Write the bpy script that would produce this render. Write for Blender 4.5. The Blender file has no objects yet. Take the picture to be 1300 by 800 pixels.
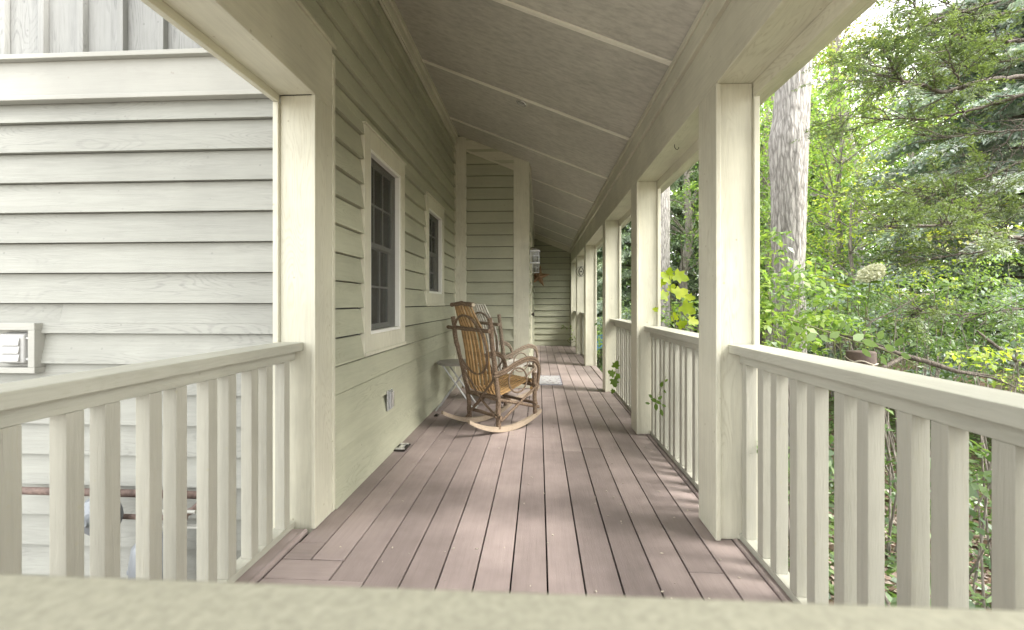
import bpy, math, random
import numpy as np
from mathutils import Vector, Matrix

random.seed(11)
S = bpy.context.scene
COL = S.collection
R = math.radians

# ------------------------------------------------------------------ helpers
class MB:
    """collects plain shapes; build() links them as ONE mesh object"""
    def __init__(s):
        s.v = []; s.f = []; s.sm = []
    def add(s, vs, fs, smooth=False):
        b = len(s.v); s.v += [tuple(v) for v in vs]
        s.f += [tuple(b + i for i in f) for f in fs]; s.sm += [smooth] * len(fs)
    def box(s, x0, x1, y0, y1, z0, z1, M=None):
        vs = [Vector((x, y, z)) for z in (z0, z1) for y in (y0, y1) for x in (x0, x1)]
        if M: vs = [M @ v for v in vs]
        s.add(vs, [(0, 2, 3, 1), (4, 5, 7, 6), (0, 1, 5, 4), (2, 6, 7, 3), (0, 4, 6, 2), (1, 3, 7, 5)])
    def hexa(s, b, t):
        """b, t: four corners each, counter-clockwise seen from above"""
        s.add(list(b) + list(t), [(3, 2, 1, 0), (4, 5, 6, 7), (0, 1, 5, 4), (1, 2, 6, 5), (2, 3, 7, 6), (3, 0, 4, 7)])
    def tube(s, pts, rad, n=8, closed=False, cap=True, jit=0.0, rnd=random):
        pts = [Vector(p) for p in pts]; m = len(pts)
        if not hasattr(rad, '__len__'): rad = [rad] * m
        rings = []; ref = None
        for i, p in enumerate(pts):
            if closed: t = pts[(i + 1) % m] - pts[i - 1]
            else: t = pts[min(i + 1, m - 1)] - pts[max(i - 1, 0)]
            t.normalize()
            if ref is None:
                ref = t.orthogonal().normalized()
            else:
                ref = (ref - t * ref.dot(t)).normalized()
            bi = t.cross(ref)
            ring = []
            for k in range(n):
                a = 2 * math.pi * k / n; r = rad[i] * (1 + jit * rnd.uniform(-1, 1))
                ring.append(p + ref * (math.cos(a) * r) + bi * (math.sin(a) * r))
            rings.append(ring)
        vs = [v for r_ in rings for v in r_]; fs = []
        for i in range(m if closed else m - 1):
            j = (i + 1) % m
            for k in range(n):
                k2 = (k + 1) % n
                fs.append((i * n + k, i * n + k2, j * n + k2, j * n + k))
        s.add(vs, fs, True)
        if cap and not closed:
            s.add(rings[0], [tuple(reversed(range(n)))]); s.add(rings[-1], [tuple(range(n))])
    def lathe(s, prof, n=24, M=None, smooth=True):
        """prof: (r, z) from bottom to top about the local z axis"""
        M = M or Matrix()
        vs = [M @ Vector((r * math.cos(2 * math.pi * k / n), r * math.sin(2 * math.pi * k / n), z)) for r, z in prof for k in range(n)]
        fs = []
        for i in range(len(prof) - 1):
            for k in range(n):
                k2 = (k + 1) % n
                fs.append((i * n + k, i * n + k2, (i + 1) * n + k2, (i + 1) * n + k))
        s.add(vs, fs, smooth)
        s.add(vs[:n], [tuple(reversed(range(n)))]); s.add(vs[-n:], [tuple(range(n))])
    def prism(s, poly, d):
        """poly: 3D outline, extruded by vector d"""
        n = len(poly); d = Vector(d); a = [Vector(p) for p in poly]; b = [p + d for p in a]
        s.add(a + b, [tuple(reversed(range(n))), tuple(range(n, 2 * n))] + [(i, (i + 1) % n, n + (i + 1) % n, n + i) for i in range(n)])
    def build(s, name, mat, parent=None, bevel=0.0, off=None):
        me = bpy.data.meshes.new(name)
        vs = s.v if off is None else [(v[0] - off[0], v[1] - off[1], v[2] - off[2]) for v in s.v]
        me.from_pydata(vs, [], s.f)
        me.polygons.foreach_set('use_smooth', s.sm)
        me.update()
        o = bpy.data.objects.new(name, me); COL.objects.link(o)
        if mat: me.materials.append(mat)
        if off is not None: o.location = off
        if parent: o.parent = parent
        if bevel:
            m = o.modifiers.new('bevel', 'BEVEL'); m.width = bevel; m.segments = 2; m.limit_method = 'ANGLE'; m.angle_limit = R(40)
            m.harden_normals = False
        return o

def tag(o, label=None, cat=None, group=None, kind=None):
    if label: o['label'] = label
    if cat: o['category'] = cat
    if group: o['group'] = group
    if kind: o['kind'] = kind
    return o

def empty(name, loc, label, cat, group=None, rz=0.0):
    o = bpy.data.objects.new(name, None); COL.objects.link(o); o.location = loc; o.rotation_euler = (0, 0, rz)
    o.empty_display_size = .1
    return tag(o, label, cat, group)

def part(mb, name, mat, root, bevel=0.0):
    """geometry given in world coordinates, root unrotated: subtract the root location chain"""
    w = Vector((0, 0, 0)); p = root
    while p is not None:
        w += Vector(p.location); p = p.parent
    o = mb.build(name, mat, root, bevel)
    o.data.transform(Matrix.Translation(-w))
    return o

def copy_tree(o, parent=None):
    c = o.copy(); COL.objects.link(c)
    if parent is not None: c.parent = parent
    for ch in list(o.children): copy_tree(ch, c)
    return c

# ------------------------------------------------------------------ materials
def nt(name):
    m = bpy.data.materials.new(name); m.use_nodes = True
    t = m.node_tree; t.nodes.clear()
    out = t.nodes.new('ShaderNodeOutputMaterial')
    return m, t, out
def N(t, kind, **kw):
    n = t.nodes.new(kind)
    for k, v in kw.items():
        if k.startswith('_'): setattr(n, k[1:], v)
        else: n.inputs[k.replace('__', ' ')].default_value = v
    return n
def ramp(t, fac, stops):
    r = t.nodes.new('ShaderNodeValToRGB'); e = r.color_ramp.elements
    while len(e) > 1: e.remove(e[-1])
    e[0].position = stops[0][0]; e[0].color = (*stops[0][1], 1)
    for p, c in stops[1:]:
        x = e.new(p); x.color = (*c, 1)
    t.links.new(fac, r.inputs[0]); return r.outputs[0]
def g3(v): return (v, v, v)
def mixc(t, fac, a, b, mode='MIX'):
    m = t.nodes.new('ShaderNodeMix'); m.data_type = 'RGBA'; m.blend_type = mode
    for sock, val in ((m.inputs['Factor'], fac), (m.inputs[6], a), (m.inputs[7], b)):
        if isinstance(val, (int, float)): sock.default_value = val
        elif isinstance(val, tuple): sock.default_value = (*val, 1) if len(val) == 3 else val
        else: t.links.new(val, sock)
    return m.outputs[2]

def wood(name, col, axis='y', grain=.10, weather=.0, rough=.55, bump=.15, dirt=.12, islands=.06, wcol=(.25, .23, .2), coarse=1.0, knots=.5, dist=.6, stretch=1.0):
    """painted / bare timber with the grain along one world axis"""
    m, t, out = nt(name); L = t.links
    geo = N(t, 'ShaderNodeNewGeometry'); tc = N(t, 'ShaderNodeTexCoord')
    isl = geo.outputs['Random Per Island']
    off = N(t, 'ShaderNodeVectorMath', _operation='SCALE'); off.inputs[0].default_value = (37.1, 53.7, 71.3); L.new(isl, off.inputs['Scale'])
    add = N(t, 'ShaderNodeVectorMath', _operation='ADD'); L.new(geo.outputs['Position'], add.inputs[0]); L.new(off.outputs[0], add.inputs[1])
    sc = {'x': (1.6 * stretch, 26, 26), 'y': (26, 1.6 * stretch, 26), 'z': (26, 26, 1.6 * stretch)}[axis]
    sc = tuple(v * coarse for v in sc)
    mp = N(t, 'ShaderNodeMapping'); mp.inputs['Scale'].default_value = sc; L.new(add.outputs[0], mp.inputs[0])
    n1 = N(t, 'ShaderNodeTexNoise', Scale=2.2, Detail=7.0, Roughness=.65, Distortion=dist); L.new(mp.outputs[0], n1.inputs['Vector'])
    n2 = N(t, 'ShaderNodeTexNoise', Scale=9.0, Detail=5.0, Roughness=.7); L.new(mp.outputs[0], n2.inputs['Vector'])
    n3 = N(t, 'ShaderNodeTexNoise', Scale=1.7, Detail=4.0, Roughness=.6); L.new(geo.outputs['Position'], n3.inputs['Vector'])
    gcol = ramp(t, n1.outputs[0], [(.3, tuple(c * (1 - grain) for c in col)), (.55, col), (.8, tuple(min(1, c * (1 + grain * .6)) for c in col))])
    d = ramp(t, n3.outputs[0], [(.35, g3(1 - dirt)), (.6, g3(1))])
    c = mixc(t, 1.0, gcol, d, 'MULTIPLY')
    iv = N(t, 'ShaderNodeMapRange'); L.new(isl, iv.inputs[0]); iv.inputs[3].default_value = 1 - islands; iv.inputs[4].default_value = 1 + islands * .5
    cb = N(t, 'ShaderNodeCombineColor'); [L.new(iv.outputs[0], cb.inputs[i]) for i in range(3)]
    c = mixc(t, 1.0, c, cb.outputs[0], 'MULTIPLY')
    if weather:
        # knots and long figured streaks where the grain shows through thin paint
        ks = {'x': (.9, 5, 5), 'y': (5, .9, 5), 'z': (5, 5, .9)}[axis]
        mk = N(t, 'ShaderNodeMapping'); mk.inputs['Scale'].default_value = ks; L.new(add.outputs[0], mk.inputs[0])
        w = N(t, 'ShaderNodeTexNoise', Scale=1.5, Detail=1.5); L.new(mk.outputs[0], w.inputs['Vector'])
        mu = N(t, 'ShaderNodeMath', _operation='MULTIPLY'); L.new(w.outputs[0], mu.inputs[0]); mu.inputs[1].default_value = 170 
        si = N(t, 'ShaderNodeMath', _operation='SINE'); L.new(mu.outputs[0], si.inputs[0])
        rings = ramp(t, si.outputs[0], [(.2, g3(0)), (.95, g3(1))])
        pk = N(t, 'ShaderNodeTexNoise', Scale=1.1, Detail=3.0); L.new(mk.outputs[0], pk.inputs['Vector'])
        pm = ramp(t, pk.outputs[0], [(.47, g3(0)), (.62, g3(1))])
        f = mixc(t, 1.0, rings, pm, 'MULTIPLY')
        sp = ramp(t, n2.outputs[0], [(.42, g3(.1)), (.62, g3(1))])
        f = mixc(t, 1.0, f, sp, 'MULTIPLY')
        f2 = mixc(t, 1.0, f, g3(weather), 'MULTIPLY')
        c = mixc(t, f2, c, wcol)
        # tiny nail heads / knots
        v = N(t, 'ShaderNodeTexVoronoi', Scale=11.0); L.new(geo.outputs['Position'], v.inputs['Vector'])
        vr = ramp(t, v.outputs['Distance'], [(.05, g3(knots)), (.075, g3(0))])
        c = mixc(t, vr, c, wcol)
    b = N(t, 'ShaderNodeBsdfPrincipled', Roughness=rough); L.new(c, b.inputs['Base Color'])
    b.inputs['Specular IOR Level'].default_value = .35
    h = N(t, 'ShaderNodeMath', _operation='ADD'); L.new(n1.outputs[0], h.inputs[0]); L.new(n2.outputs[0], h.inputs[1])
    bp = N(t, 'ShaderNodeBump', Strength=bump, Distance=.004); L.new(h.outputs[0], bp.inputs['Height']); L.new(bp.outputs[0], b.inputs['Normal'])
    L.new(b.outputs[0], out.inputs[0])
    return m

def plain(name, col, rough=.5, metal=0.0, noise=.08, scale=30, bump=.05, trans=0.0):
    m, t, out = nt(name); L = t.links
    geo = N(t, 'ShaderNodeNewGeometry')
    n = N(t, 'ShaderNodeTexNoise', Scale=float(scale), Detail=5.0); L.new(geo.outputs['Position'], n.inputs['Vector'])
    c = ramp(t, n.outputs[0], [(.3, tuple(x * (1 - noise) for x in col)), (.7, tuple(min(1, x * (1 + noise)) for x in col))])
    b = N(t, 'ShaderNodeBsdfPrincipled', Roughness=rough, Metallic=metal); L.new(c, b.inputs['Base Color'])
    if trans: b.inputs['Transmission Weight'].default_value = trans
    bp = N(t, 'ShaderNodeBump', Strength=bump, Distance=.003); L.new(n.outputs[0], bp.inputs['Height']); L.new(bp.outputs[0], b.inputs['Normal'])
    L.new(b.outputs[0], out.inputs[0]); return m

def leafmat(name, c1, c2, c3, trans=.45, gloss=.06, patch=.6, tint=(1.3, 1.4, .8)):
    m, t, out = nt(name); L = t.links
    geo = N(t, 'ShaderNodeNewGeometry')
    n = N(t, 'ShaderNodeTexNoise', Scale=float(patch), Detail=2.0); L.new(geo.outputs['Position'], n.inputs['Vector'])
    a = N(t, 'ShaderNodeMath', _operation='MULTIPLY_ADD'); L.new(geo.outputs['Random Per Island'], a.inputs[0]); a.inputs[1].default_value = .5; L.new(n.outputs[0], a.inputs[2])
    c = ramp(t, a.outputs[0], [(.4, c1), (.72, c2), (1.0, c3)])
    d = N(t, 'ShaderNodeBsdfDiffuse'); L.new(c, d.inputs[0])
    tr = N(t, 'ShaderNodeBsdfTranslucent'); tc = mixc(t, 1.0, c, tint, 'MULTIPLY'); L.new(tc, tr.inputs[0])
    mx = N(t, 'ShaderNodeMixShader', Fac=trans); L.new(d.outputs[0], mx.inputs[1]); L.new(tr.outputs[0], mx.inputs[2])
    gl = N(t, 'ShaderNodeBsdfGlossy', Roughness=.45); gl.inputs[0].default_value = (.9, .95, 1, 1)
    m2 = N(t, 'ShaderNodeMixShader', Fac=gloss); L.new(mx.outputs[0], m2.inputs[1]); L.new(gl.outputs[0], m2.inputs[2])
    L.new(m2.outputs[0], out.inputs[0]); return m

def barkmat(name, c1, c2, sx=14, sz=2.2, bump=.8):
    m, t, out = nt(name); L = t.links
    geo = N(t, 'ShaderNodeNewGeometry'); mp = N(t, 'ShaderNodeMapping'); mp.inputs['Scale'].default_value = (sx, sx, sz); L.new(geo.outputs['Position'], mp.inputs[0])
    n = N(t, 'ShaderNodeTexNoise', Scale=2.0, Detail=8.0, Roughness=.65, Distortion=1.2); L.new(mp.outputs[0], n.inputs['Vector'])
    v = N(t, 'ShaderNodeTexVoronoi', Scale=2.2); v.feature = 'DISTANCE_TO_EDGE'; L.new(mp.outputs[0], v.inputs['Vector'])
    f = N(t, 'ShaderNodeMath', _operation='MULTIPLY'); L.new(n.outputs[0], f.inputs[0])
    vr = ramp(t, v.outputs[0], [(0.0, g3(.55)), (.25, g3(1.0))]); L.new(vr, f.inputs[1])
    c = ramp(t, f.outputs[0], [(.2, c1), (.5, c2), (.8, tuple(min(1, x * 1.25) for x in c2))])
    b = N(t, 'ShaderNodeBsdfPrincipled', Roughness=.9); L.new(c, b.inputs['Base Color'])
    bp = N(t, 'ShaderNodeBump', Strength=bump, Distance=.03); L.new(f.outputs[0], bp.inputs['Height']); L.new(bp.outputs[0], b.inputs['Normal'])
    L.new(b.outputs[0], out.inputs[0]); return m

SIDE = (.46, .465, .36)  # porch copy of the one siding paint, lightened to offset porch shade
M_side_y = wood('siding_paint_shade_lifted', SIDE, 'y', grain=.10, weather=.45, rough=.5, bump=.2, islands=.12, wcol=(.20, .20, .13))
M_side_x = wood('siding_paint_shade_lifted_cross', SIDE, 'x', grain=.07, weather=.2, rough=.5, bump=.35, islands=.10, wcol=(.20, .20, .13))
M_ext_x = wood('siding_paint_sky_darkened', (.315, .318, .29), 'x', grain=.12, weather=.8, islands=.10, rough=.55, bump=.35, wcol=(.19, .19, .18))  # same siding paint as the porch, colour darkened against open sky light
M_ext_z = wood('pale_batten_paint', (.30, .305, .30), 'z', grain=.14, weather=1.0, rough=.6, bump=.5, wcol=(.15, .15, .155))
TRIM = (.66, .645, .535)
M_trim_x = wood('cream_trim_x', TRIM, 'x', grain=.10, weather=.5, rough=.5, bump=.22, dirt=.16, knots=.7, wcol=(.38, .35, .25))
M_batten = wood('pale_batten_x', (.85, .83, .74), 'x', grain=.05, rough=.45, bump=.08)
M_trim_y = wood('cream_trim_y', TRIM, 'y', grain=.10, weather=.5, rough=.5, bump=.22, dirt=.16, knots=.7, wcol=(.38, .35, .25))
M_trim_z = wood('cream_trim_z', TRIM, 'z', grain=.10, weather=.5, rough=.5, bump=.22, dirt=.16, knots=.7, wcol=(.38, .35, .25))
M_white_x = wood('white_band_paint', (.39, .388, .36), 'x', grain=.04, weather=.2, rough=.5, bump=.2)
M_rail_y = wood('rail_cap_paint', (.46, .455, .39), 'y', grain=.12, weather=.4, rough=.55, bump=.35, wcol=(.33, .32, .24))
M_rail_x = plain('weathered_rail_cap', (.37, .36, .285), .7, noise=.13, scale=150, bump=.25)
M_bal = wood('baluster_paint', (.44, .43, .37), 'z', grain=.10, weather=.4, rough=.55, bump=.5, dirt=.08, islands=.08, wcol=(.4, .38, .28))
M_ceil = wood('ceiling_plywood', (.55, .535, .485), 'x', grain=.26, dist=.0, weather=.5, rough=.6, bump=.15, dirt=.12, wcol=(.40, .38, .33), coarse=.55, stretch=.5, knots=0.0)
M_deck = wood('brown_decking', (.365, .30, .288), 'y', grain=.10, dist=.1, weather=.0, rough=.45, bump=.35, dirt=.32, islands=.24, coarse=.8)
M_deck_x = wood('brown_decking_cross', (.365, .30, .288), 'x', grain=.10, dist=.1, weather=.0, rough=.45, bump=.35, dirt=.32, islands=.24, coarse=.8)
M_dark = plain('dark_gap', (.03, .025, .02), .9)
M_vinyl = plain('white_vinyl', (.78, .78, .74), .3, noise=.02, bump=.01)
M_int = plain('dim_room', (.12, .12, .11), .9)
M_curt = plain('pale_blind', (.5, .5, .46), .8)
M_roof = plain('roof_shingle', (.12, .11, .10), .9, noise=.4, scale=20, bump=.6)
M_iron = plain('dark_iron', (.05, .045, .04), .45, metal=.8)
M_steel = plain('galvanised_steel', (.50, .51, .52), .35, metal=.5)
M_chrome = plain('bright_metal', (.80, .80, .78), .25, metal=.6)
M_plast = plain('white_plastic', (.40, .40, .395), .35, noise=.02, bump=.0)
M_grey = plain('meter_grey', (.19, .205, .225), .4, metal=.3, noise=.08)
M_rust = plain('rusty_pipe', (.15, .105, .09), .75, noise=.35, scale=60, bump=.3)
M_red = plain('red_plastic', (.5, .03, .04), .4)
M_star = plain('rusty_tin', (.36, .22, .14), .6, metal=.1, noise=.35, scale=14, bump=.2)
M_slat_gold = wood('varnished_slat', (.44, .275, .125), 'z', grain=.35, rough=.35, bump=.2, islands=.3, dirt=.2)
M_slat_pale = wood('weathered_slat', (.78, .74, .68), 'z', grain=.25, rough=.6, bump=.25, islands=.2, dirt=.15)
M_hick = barkmat('hickory_bark', (.09, .06, .04), (.25, .18, .125), 40, 18, .5)
M_hick_pale = barkmat('pale_hickory_bark', (.16, .12, .09), (.36, .29, .22), 40, 18, .5)
M_rock = wood('pale_rocker_wood', (.42, .34, .26), 'x', grain=.15, rough=.4, bump=.1, dirt=.1)
M_tabletop = wood('grey_table_top', (.30, .285, .26), 'y', grain=.1, rough=.4)
M_cutend = plain('cut_wood_end', (.6, .52, .4), .7)

def glassmat():
    m, t, out = nt('window_glass'); L = t.links
    g = N(t, 'ShaderNodeBsdfGlossy', Roughness=.02); g.inputs[0].default_value = (.9, .95, 1, 1)
    tr = N(t, 'ShaderNodeBsdfTransparent'); tr.inputs[0].default_value = (.62, .65, .62, 1)
    fr = N(t, 'ShaderNodeFresnel', IOR=1.5)
    mx = N(t, 'ShaderNodeMixShader'); L.new(fr.outputs[0], mx.inputs[0]); L.new(tr.outputs[0], mx.inputs[1]); L.new(g.outputs[0], mx.inputs[2])
    L.new(mx.outputs[0], out.inputs[0]); return m
M_glass = glassmat()
def frost():
    m, t, out = nt('lantern_glass'); L = t.links
    b = N(t, 'ShaderNodeBsdfPrincipled', Roughness=.15); b.inputs['Base Color'].default_value = (.28, .28, .26, 1); b.inputs['Alpha'].default_value = .15
    L.new(b.outputs[0], out.inputs[0]); return m
M_frost = frost()

# ------------------------------------------------------------------ siding
PITCH = .1523
def laps(mb, axis, plane, sgn, a0, a1, z0, z1, holes=(), phase=0.0, joints=True, t0=.029, gap=.006, rnd=random.Random(3)):
    """clapboards on a wall plane.  axis: the direction the boards run"""
    k = math.floor((z0 - phase) / PITCH + 1e-6)
    while phase + k * PITCH < z1 - .01:
        b = max(phase + k * PITCH, z0); t = min(phase + (k + 1) * PITCH - (gap * 2.3 if axis == 'y' and b < .90 else gap), z1); k += 1  # gap bares the dark core as a shadow line; wider on low boards
        segs = [(a0, a1)]
        cuts = sorted({b, t} | {z for h in holes for z in (h[2], h[3]) if b < z < t})
        for c0, c1 in zip(cuts[:-1], cuts[1:]):
            if c1 - c0 < .004: continue
            segs = [(a0, a1)]
            for h in holes:
                if h[2] < c1 - .002 and h[3] > c0 + .002:
                    ns = []
                    for s0, s1 in segs:
                        if h[0] > s0: ns.append((s0, min(s1, h[0])))
                        if h[1] < s1: ns.append((max(s0, h[1]), s1))
                    segs = [q for q in ns if q[1] - q[0] > .01]
            fin = []
            for s0, s1 in segs:
                if joints and s1 - s0 > 1.6 and rnd.random() < .5:
                    j = rnd.uniform(s0 + .5, s1 - .5); fin += [(s0, j - .0008), (j + .0008, s1)]
                else: fin.append((s0, s1))
            for s0, s1 in fin:
                tb = t0 + rnd.uniform(-.0015, .0015)
                fb = (c0 - b) / (t - b) if t > b else 0; ft = (c1 - b) / (t - b)
                ob = tb + (.003 - tb) * fb; ot = tb + (.003 - tb) * ft
                def P(a, o, z): return (a, plane + sgn * o, z) if axis == 'x' else (plane + sgn * o, a, z)
                zb = c0; ib = -.01
                q = [P(s0, ib, zb), P(s1, ib, zb), P(s1, ob, zb), P(s0, ob, zb)]
                u = [P(s0, -.01, c1), P(s1, -.01, c1), P(s1, ot, c1), P(s0, ot, c1)]
                if (axis == 'x' and sgn < 0) or (axis == 'y' and sgn > 0): q.reverse(); u.reverse()
                mb.hexa(q, u)

# ------------------------------------------------------------------ measurements
WX = -1.098          # sheathing plane of the porch wall (board edges stand 18 mm proud)
JX = -.14            # side wall beyond the jog
JY = 5.985           # jog wall plane
FY = 12.03           # end wall plane
EY = 2.235           # outside wall plane (faces the camera)
BX = .812            # porch face of posts and beam
def cz(x): return 2.525 + .406 * (.8 - x)       # ceiling height

# ------------------------------------------------------------------ house
house = empty('house', (-1.1, 2.3, 0), 'sage green clapboard house wall with cream trim along the left side of the porch', 'house')
W1 = (2.80, 3.665, .77, 2.20); W2 = (4.385, 5.215, 1.07, 2.15)
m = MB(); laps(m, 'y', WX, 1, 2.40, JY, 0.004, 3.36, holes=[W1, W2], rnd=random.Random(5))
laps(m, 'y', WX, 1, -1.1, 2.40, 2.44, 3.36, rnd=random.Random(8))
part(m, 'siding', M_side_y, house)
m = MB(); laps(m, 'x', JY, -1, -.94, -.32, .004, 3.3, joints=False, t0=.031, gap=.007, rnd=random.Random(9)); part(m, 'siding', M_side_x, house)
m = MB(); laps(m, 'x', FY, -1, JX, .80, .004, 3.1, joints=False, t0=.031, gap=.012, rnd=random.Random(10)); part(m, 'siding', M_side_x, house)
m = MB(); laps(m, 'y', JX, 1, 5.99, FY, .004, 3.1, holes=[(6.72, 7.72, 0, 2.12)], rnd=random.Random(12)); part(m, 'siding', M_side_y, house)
V = (-2.86, -2.51, .745, .995)
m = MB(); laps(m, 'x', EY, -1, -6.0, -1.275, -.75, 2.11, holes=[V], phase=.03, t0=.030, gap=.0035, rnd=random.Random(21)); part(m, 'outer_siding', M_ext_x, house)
# sheathing behind everything (solid wall cores), with the window openings left open
m = MB()
m.box(WX - .12, WX - .011, EY + .02, W1[0], -.7, 3.45); m.box(WX - .12, WX - .011, W1[1], W2[0], -.7, 3.45); m.box(WX - .12, WX - .011, W2[1], JY + .1, -.7, 3.45)
for w in (W1, W2):
    m.box(WX - .12, WX - .011, w[0], w[1], -.7, w[2]); m.box(WX - .12, WX - .011, w[0], w[1], w[3], 3.45)
m.box(WX - .12, WX - .011, -1.1, EY + .019, 2.44, 3.45)
m.box(WX - .009, JX - .012, JY + .012, JY + .1, -.7, 3.4)
m.box(JX - .12, JX - .011, JY + .101, 6.72, -.7, 3.3); m.box(JX - .12, JX - .011, 7.72, FY, -.7, 3.3); m.box(JX - .12, JX - .011, 6.72, 7.72, 2.12, 3.3)
m.box(JX - .1, 1.02, FY + .012, FY + .12, -.7, 3.3)
m.box(-6.0, -1.24, EY + .012, EY + .12, -.85, 5.2)
part(m, 'wall_core', M_int, house)  # dark colour behind the lap gaps stands in for shade under the boards
# upper board and batten wall
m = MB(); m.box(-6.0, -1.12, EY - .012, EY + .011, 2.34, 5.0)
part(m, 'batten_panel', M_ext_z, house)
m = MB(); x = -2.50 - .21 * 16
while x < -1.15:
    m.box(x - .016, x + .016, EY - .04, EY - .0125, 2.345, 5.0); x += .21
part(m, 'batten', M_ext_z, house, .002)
m = MB(); m.box(-6.0, -1.275, EY - .028, EY + .011, 2.135, 2.315); part(m, 'band_board', M_white_x, house, .002)
m = MB(); m.box(-6.0, -1.275, EY - .060, EY + .011, 2.3155, 2.34); m.box(-6.0, -1.275, EY - .052, EY + .011, 2.112, 2.1345); part(m, 'drip_cap', M_white_x, house, .003)
# porch-side corner board and jog trims
for bx_ in ((WX - .0, WX + .024, 2.372, 2.402, 0.004, 2.4), (-1.072, -.936, JY - .026, JY - .001, .004, 3.25), (WX + .0005, -1.0725, JY - .05, JY - .001, .004, 3.27),
            (-.324, -.1215, JY - .028, JY - .001, .004, 2.97), (JX + .001, -.121, JY - .0005, JY + .14, .004, 2.95)):
    m = MB(); m.box(*bx_); part(m, 'corner_board', M_trim_z, house, .003)
m = MB(); yy = 0                                            # raked frieze on the jog wall
def rake(m, x0, x1, y0, y1, dtop, dbot):
    q = [(x0, y0, cz(x0) - dbot), (x1, y0, cz(x1) - dbot), (x1, y1, cz(x1) - dbot), (x0, y1, cz(x0) - dbot)]
    u = [(x0, y0, cz(x0) - dtop), (x1, y0, cz(x1) - dtop), (x1, y1, cz(x1) - dtop), (x0, y1, cz(x0) - dtop)]
    m.hexa(q, u)
rake(m, -.935, -.325, JY - .024, JY - .002, .0, .17); rake(m, -.935, -.325, JY - .034, JY - .0245, .155, .18)
part(m, 'frieze', M_trim_x, house, .002)
m = MB(); rake(m, JX + .02, .80, FY - .03, FY - .002, .0, .13); rake(m, JX + .02, .80, FY - .05, FY - .031, .0, .05); part(m, 'frieze', M_trim_x, house, .002)
m = MB()                                                            # crown along the top of the porch wall
zc = cz(WX + .02)
m.box(WX + .018, WX + .040, -1.1, JY - .051, zc - .155, zc + .02); m.box(WX + .0405, WX + .062, -1.1, JY - .051, zc - .06, zc + .02); m.box(WX + .0405, WX + .05, -1.1, JY - .051, zc - .145, zc - .12)
part(m, 'crown_molding', M_trim_y, house, .003)
m = MB(); zc = cz(JX + .02); m.box(JX + .018, JX + .04, JY + .141, FY - .051, zc - .12, zc + .01); part(m, 'crown_molding', M_trim_y, house, .003)
m = MB(); m.box(-6.3, -1.05, EY - .5, 9.0, 5.0, 5.2)
m.box(-6.0, -5.9, EY + .12, 9.0, -.8, 5.0); part(m, 'roof', M_roof, house)

def window(w, upper_rows=2, blind=False):
    y0, y1, z0, z1 = w
    root = MB(); c = .105; X0 = WX + .001; X1 = WX + .030
    root.box(X0, X1, y0, y0 + c, z0 + .0, z1); root.box(X0, X1, y1 - c, y1, z0, z1)
    root.box(X0, X1 + .0, y0 + c, y1 - c, z1 - .115, z1); root.box(X0, X1 + .0, y0 + c, y1 - c, z0, z0 + .125)
    root.box(X0, X1 + .012, y0 - .006, y1 + .006, z1 + .001, z1 + .012)
    root.box(X1 + .0005, X1 + .01, y0 - .003, y1 + .003, z0 - .003, z0 + .02)
    wn = part(root, 'window', M_trim_z, house, .003)
    a0, a1, b0, b1 = y0 + c, y1 - c, z0 + .125, z1 - .115
    f = MB(); s = .022
    for (p, q, r_, t_) in ((a0, a0 + s, b0, b1), (a1 - s, a1, b0, b1), (a0 + s, a1 - s, b0, b0 + s), (a0 + s, a1 - s, b1 - s, b1)):
        f.box(WX - .06, WX + .024, p, q, r_, t_)
    part(f, 'frame', M_vinyl, wn, .002)
    a0 += s; a1 -= s; b0 += s; b1 -= s; mid = (b0 + b1) / 2 + .0
    for k, (lo, hi, xo) in enumerate(((mid - .015, b1, -.030), (b0, mid + .015, -.052))):
        f = MB(); s = .034; X = WX + xo
        f.box(X - .02, X, a0, a0 + s, lo, hi); f.box(X - .02, X, a1 - s, a1, lo, hi)
        f.box(X - .02, X, a0 + s, a1 - s, lo, lo + s); f.box(X - .02, X, a0 + s, a1 - s, hi - s, hi)
        n = 2
        for i in range(1, 3):
            yy = a0 + s + (a1 - a0 - 2 * s) * i / 3; f.box(X - .014, X - .004, yy - .007, yy + .007, lo + s, hi - s)
        zz = (lo + hi) / 2; f.box(X - .0135, X - .0045, a0 + s, a1 - s, zz - .007, zz + .007)
        part(f, 'sash', M_vinyl, wn, .0015)
        g = MB(); g.box(X - .011, X - .008, a0 + s * .8, a1 - s * .8, lo + s * .8, hi - s * .8); part(g, 'pane', M_glass, wn)
    g = MB(); X = WX - .012; g.box(X - .0015, X, a0, a1, b0, b1); part(g, 'insect_screen', M_screen, wn)
    g = MB()
    g.box(WX - .7, WX - .69, y0 - .4, y1 + .4, z0 - .3, z1 + .3); g.box(WX - .689, WX - .121, y0 - .4, y0 - .39, z0 - .3, z1 + .3); g.box(WX - .689, WX - .121, y1 + .39, y1 + .4, z0 - .3, z1 + .3)
    g.box(WX - .689, WX - .121, y0 - .389, y1 + .389, z1 + .29, z1 + .3); g.box(WX - .689, WX - .121, y0 - .389, y1 + .389, z0 - .3, z0 - .29)
    part(g, 'room_recess', M_int, wn)
    if blind:
        g = MB(); g.box(WX - .3, WX - .29, a0 - .05, a0 + .2, b0 - .1, mid + .05)
        for i in range(16): g.box(WX - .289, WX - .278, a0 - .05, a0 + .2, b0 + i * .036, b0 + i * .036 + .018)
        part(g, 'blind', M_curt, wn)
    return wn
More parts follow.
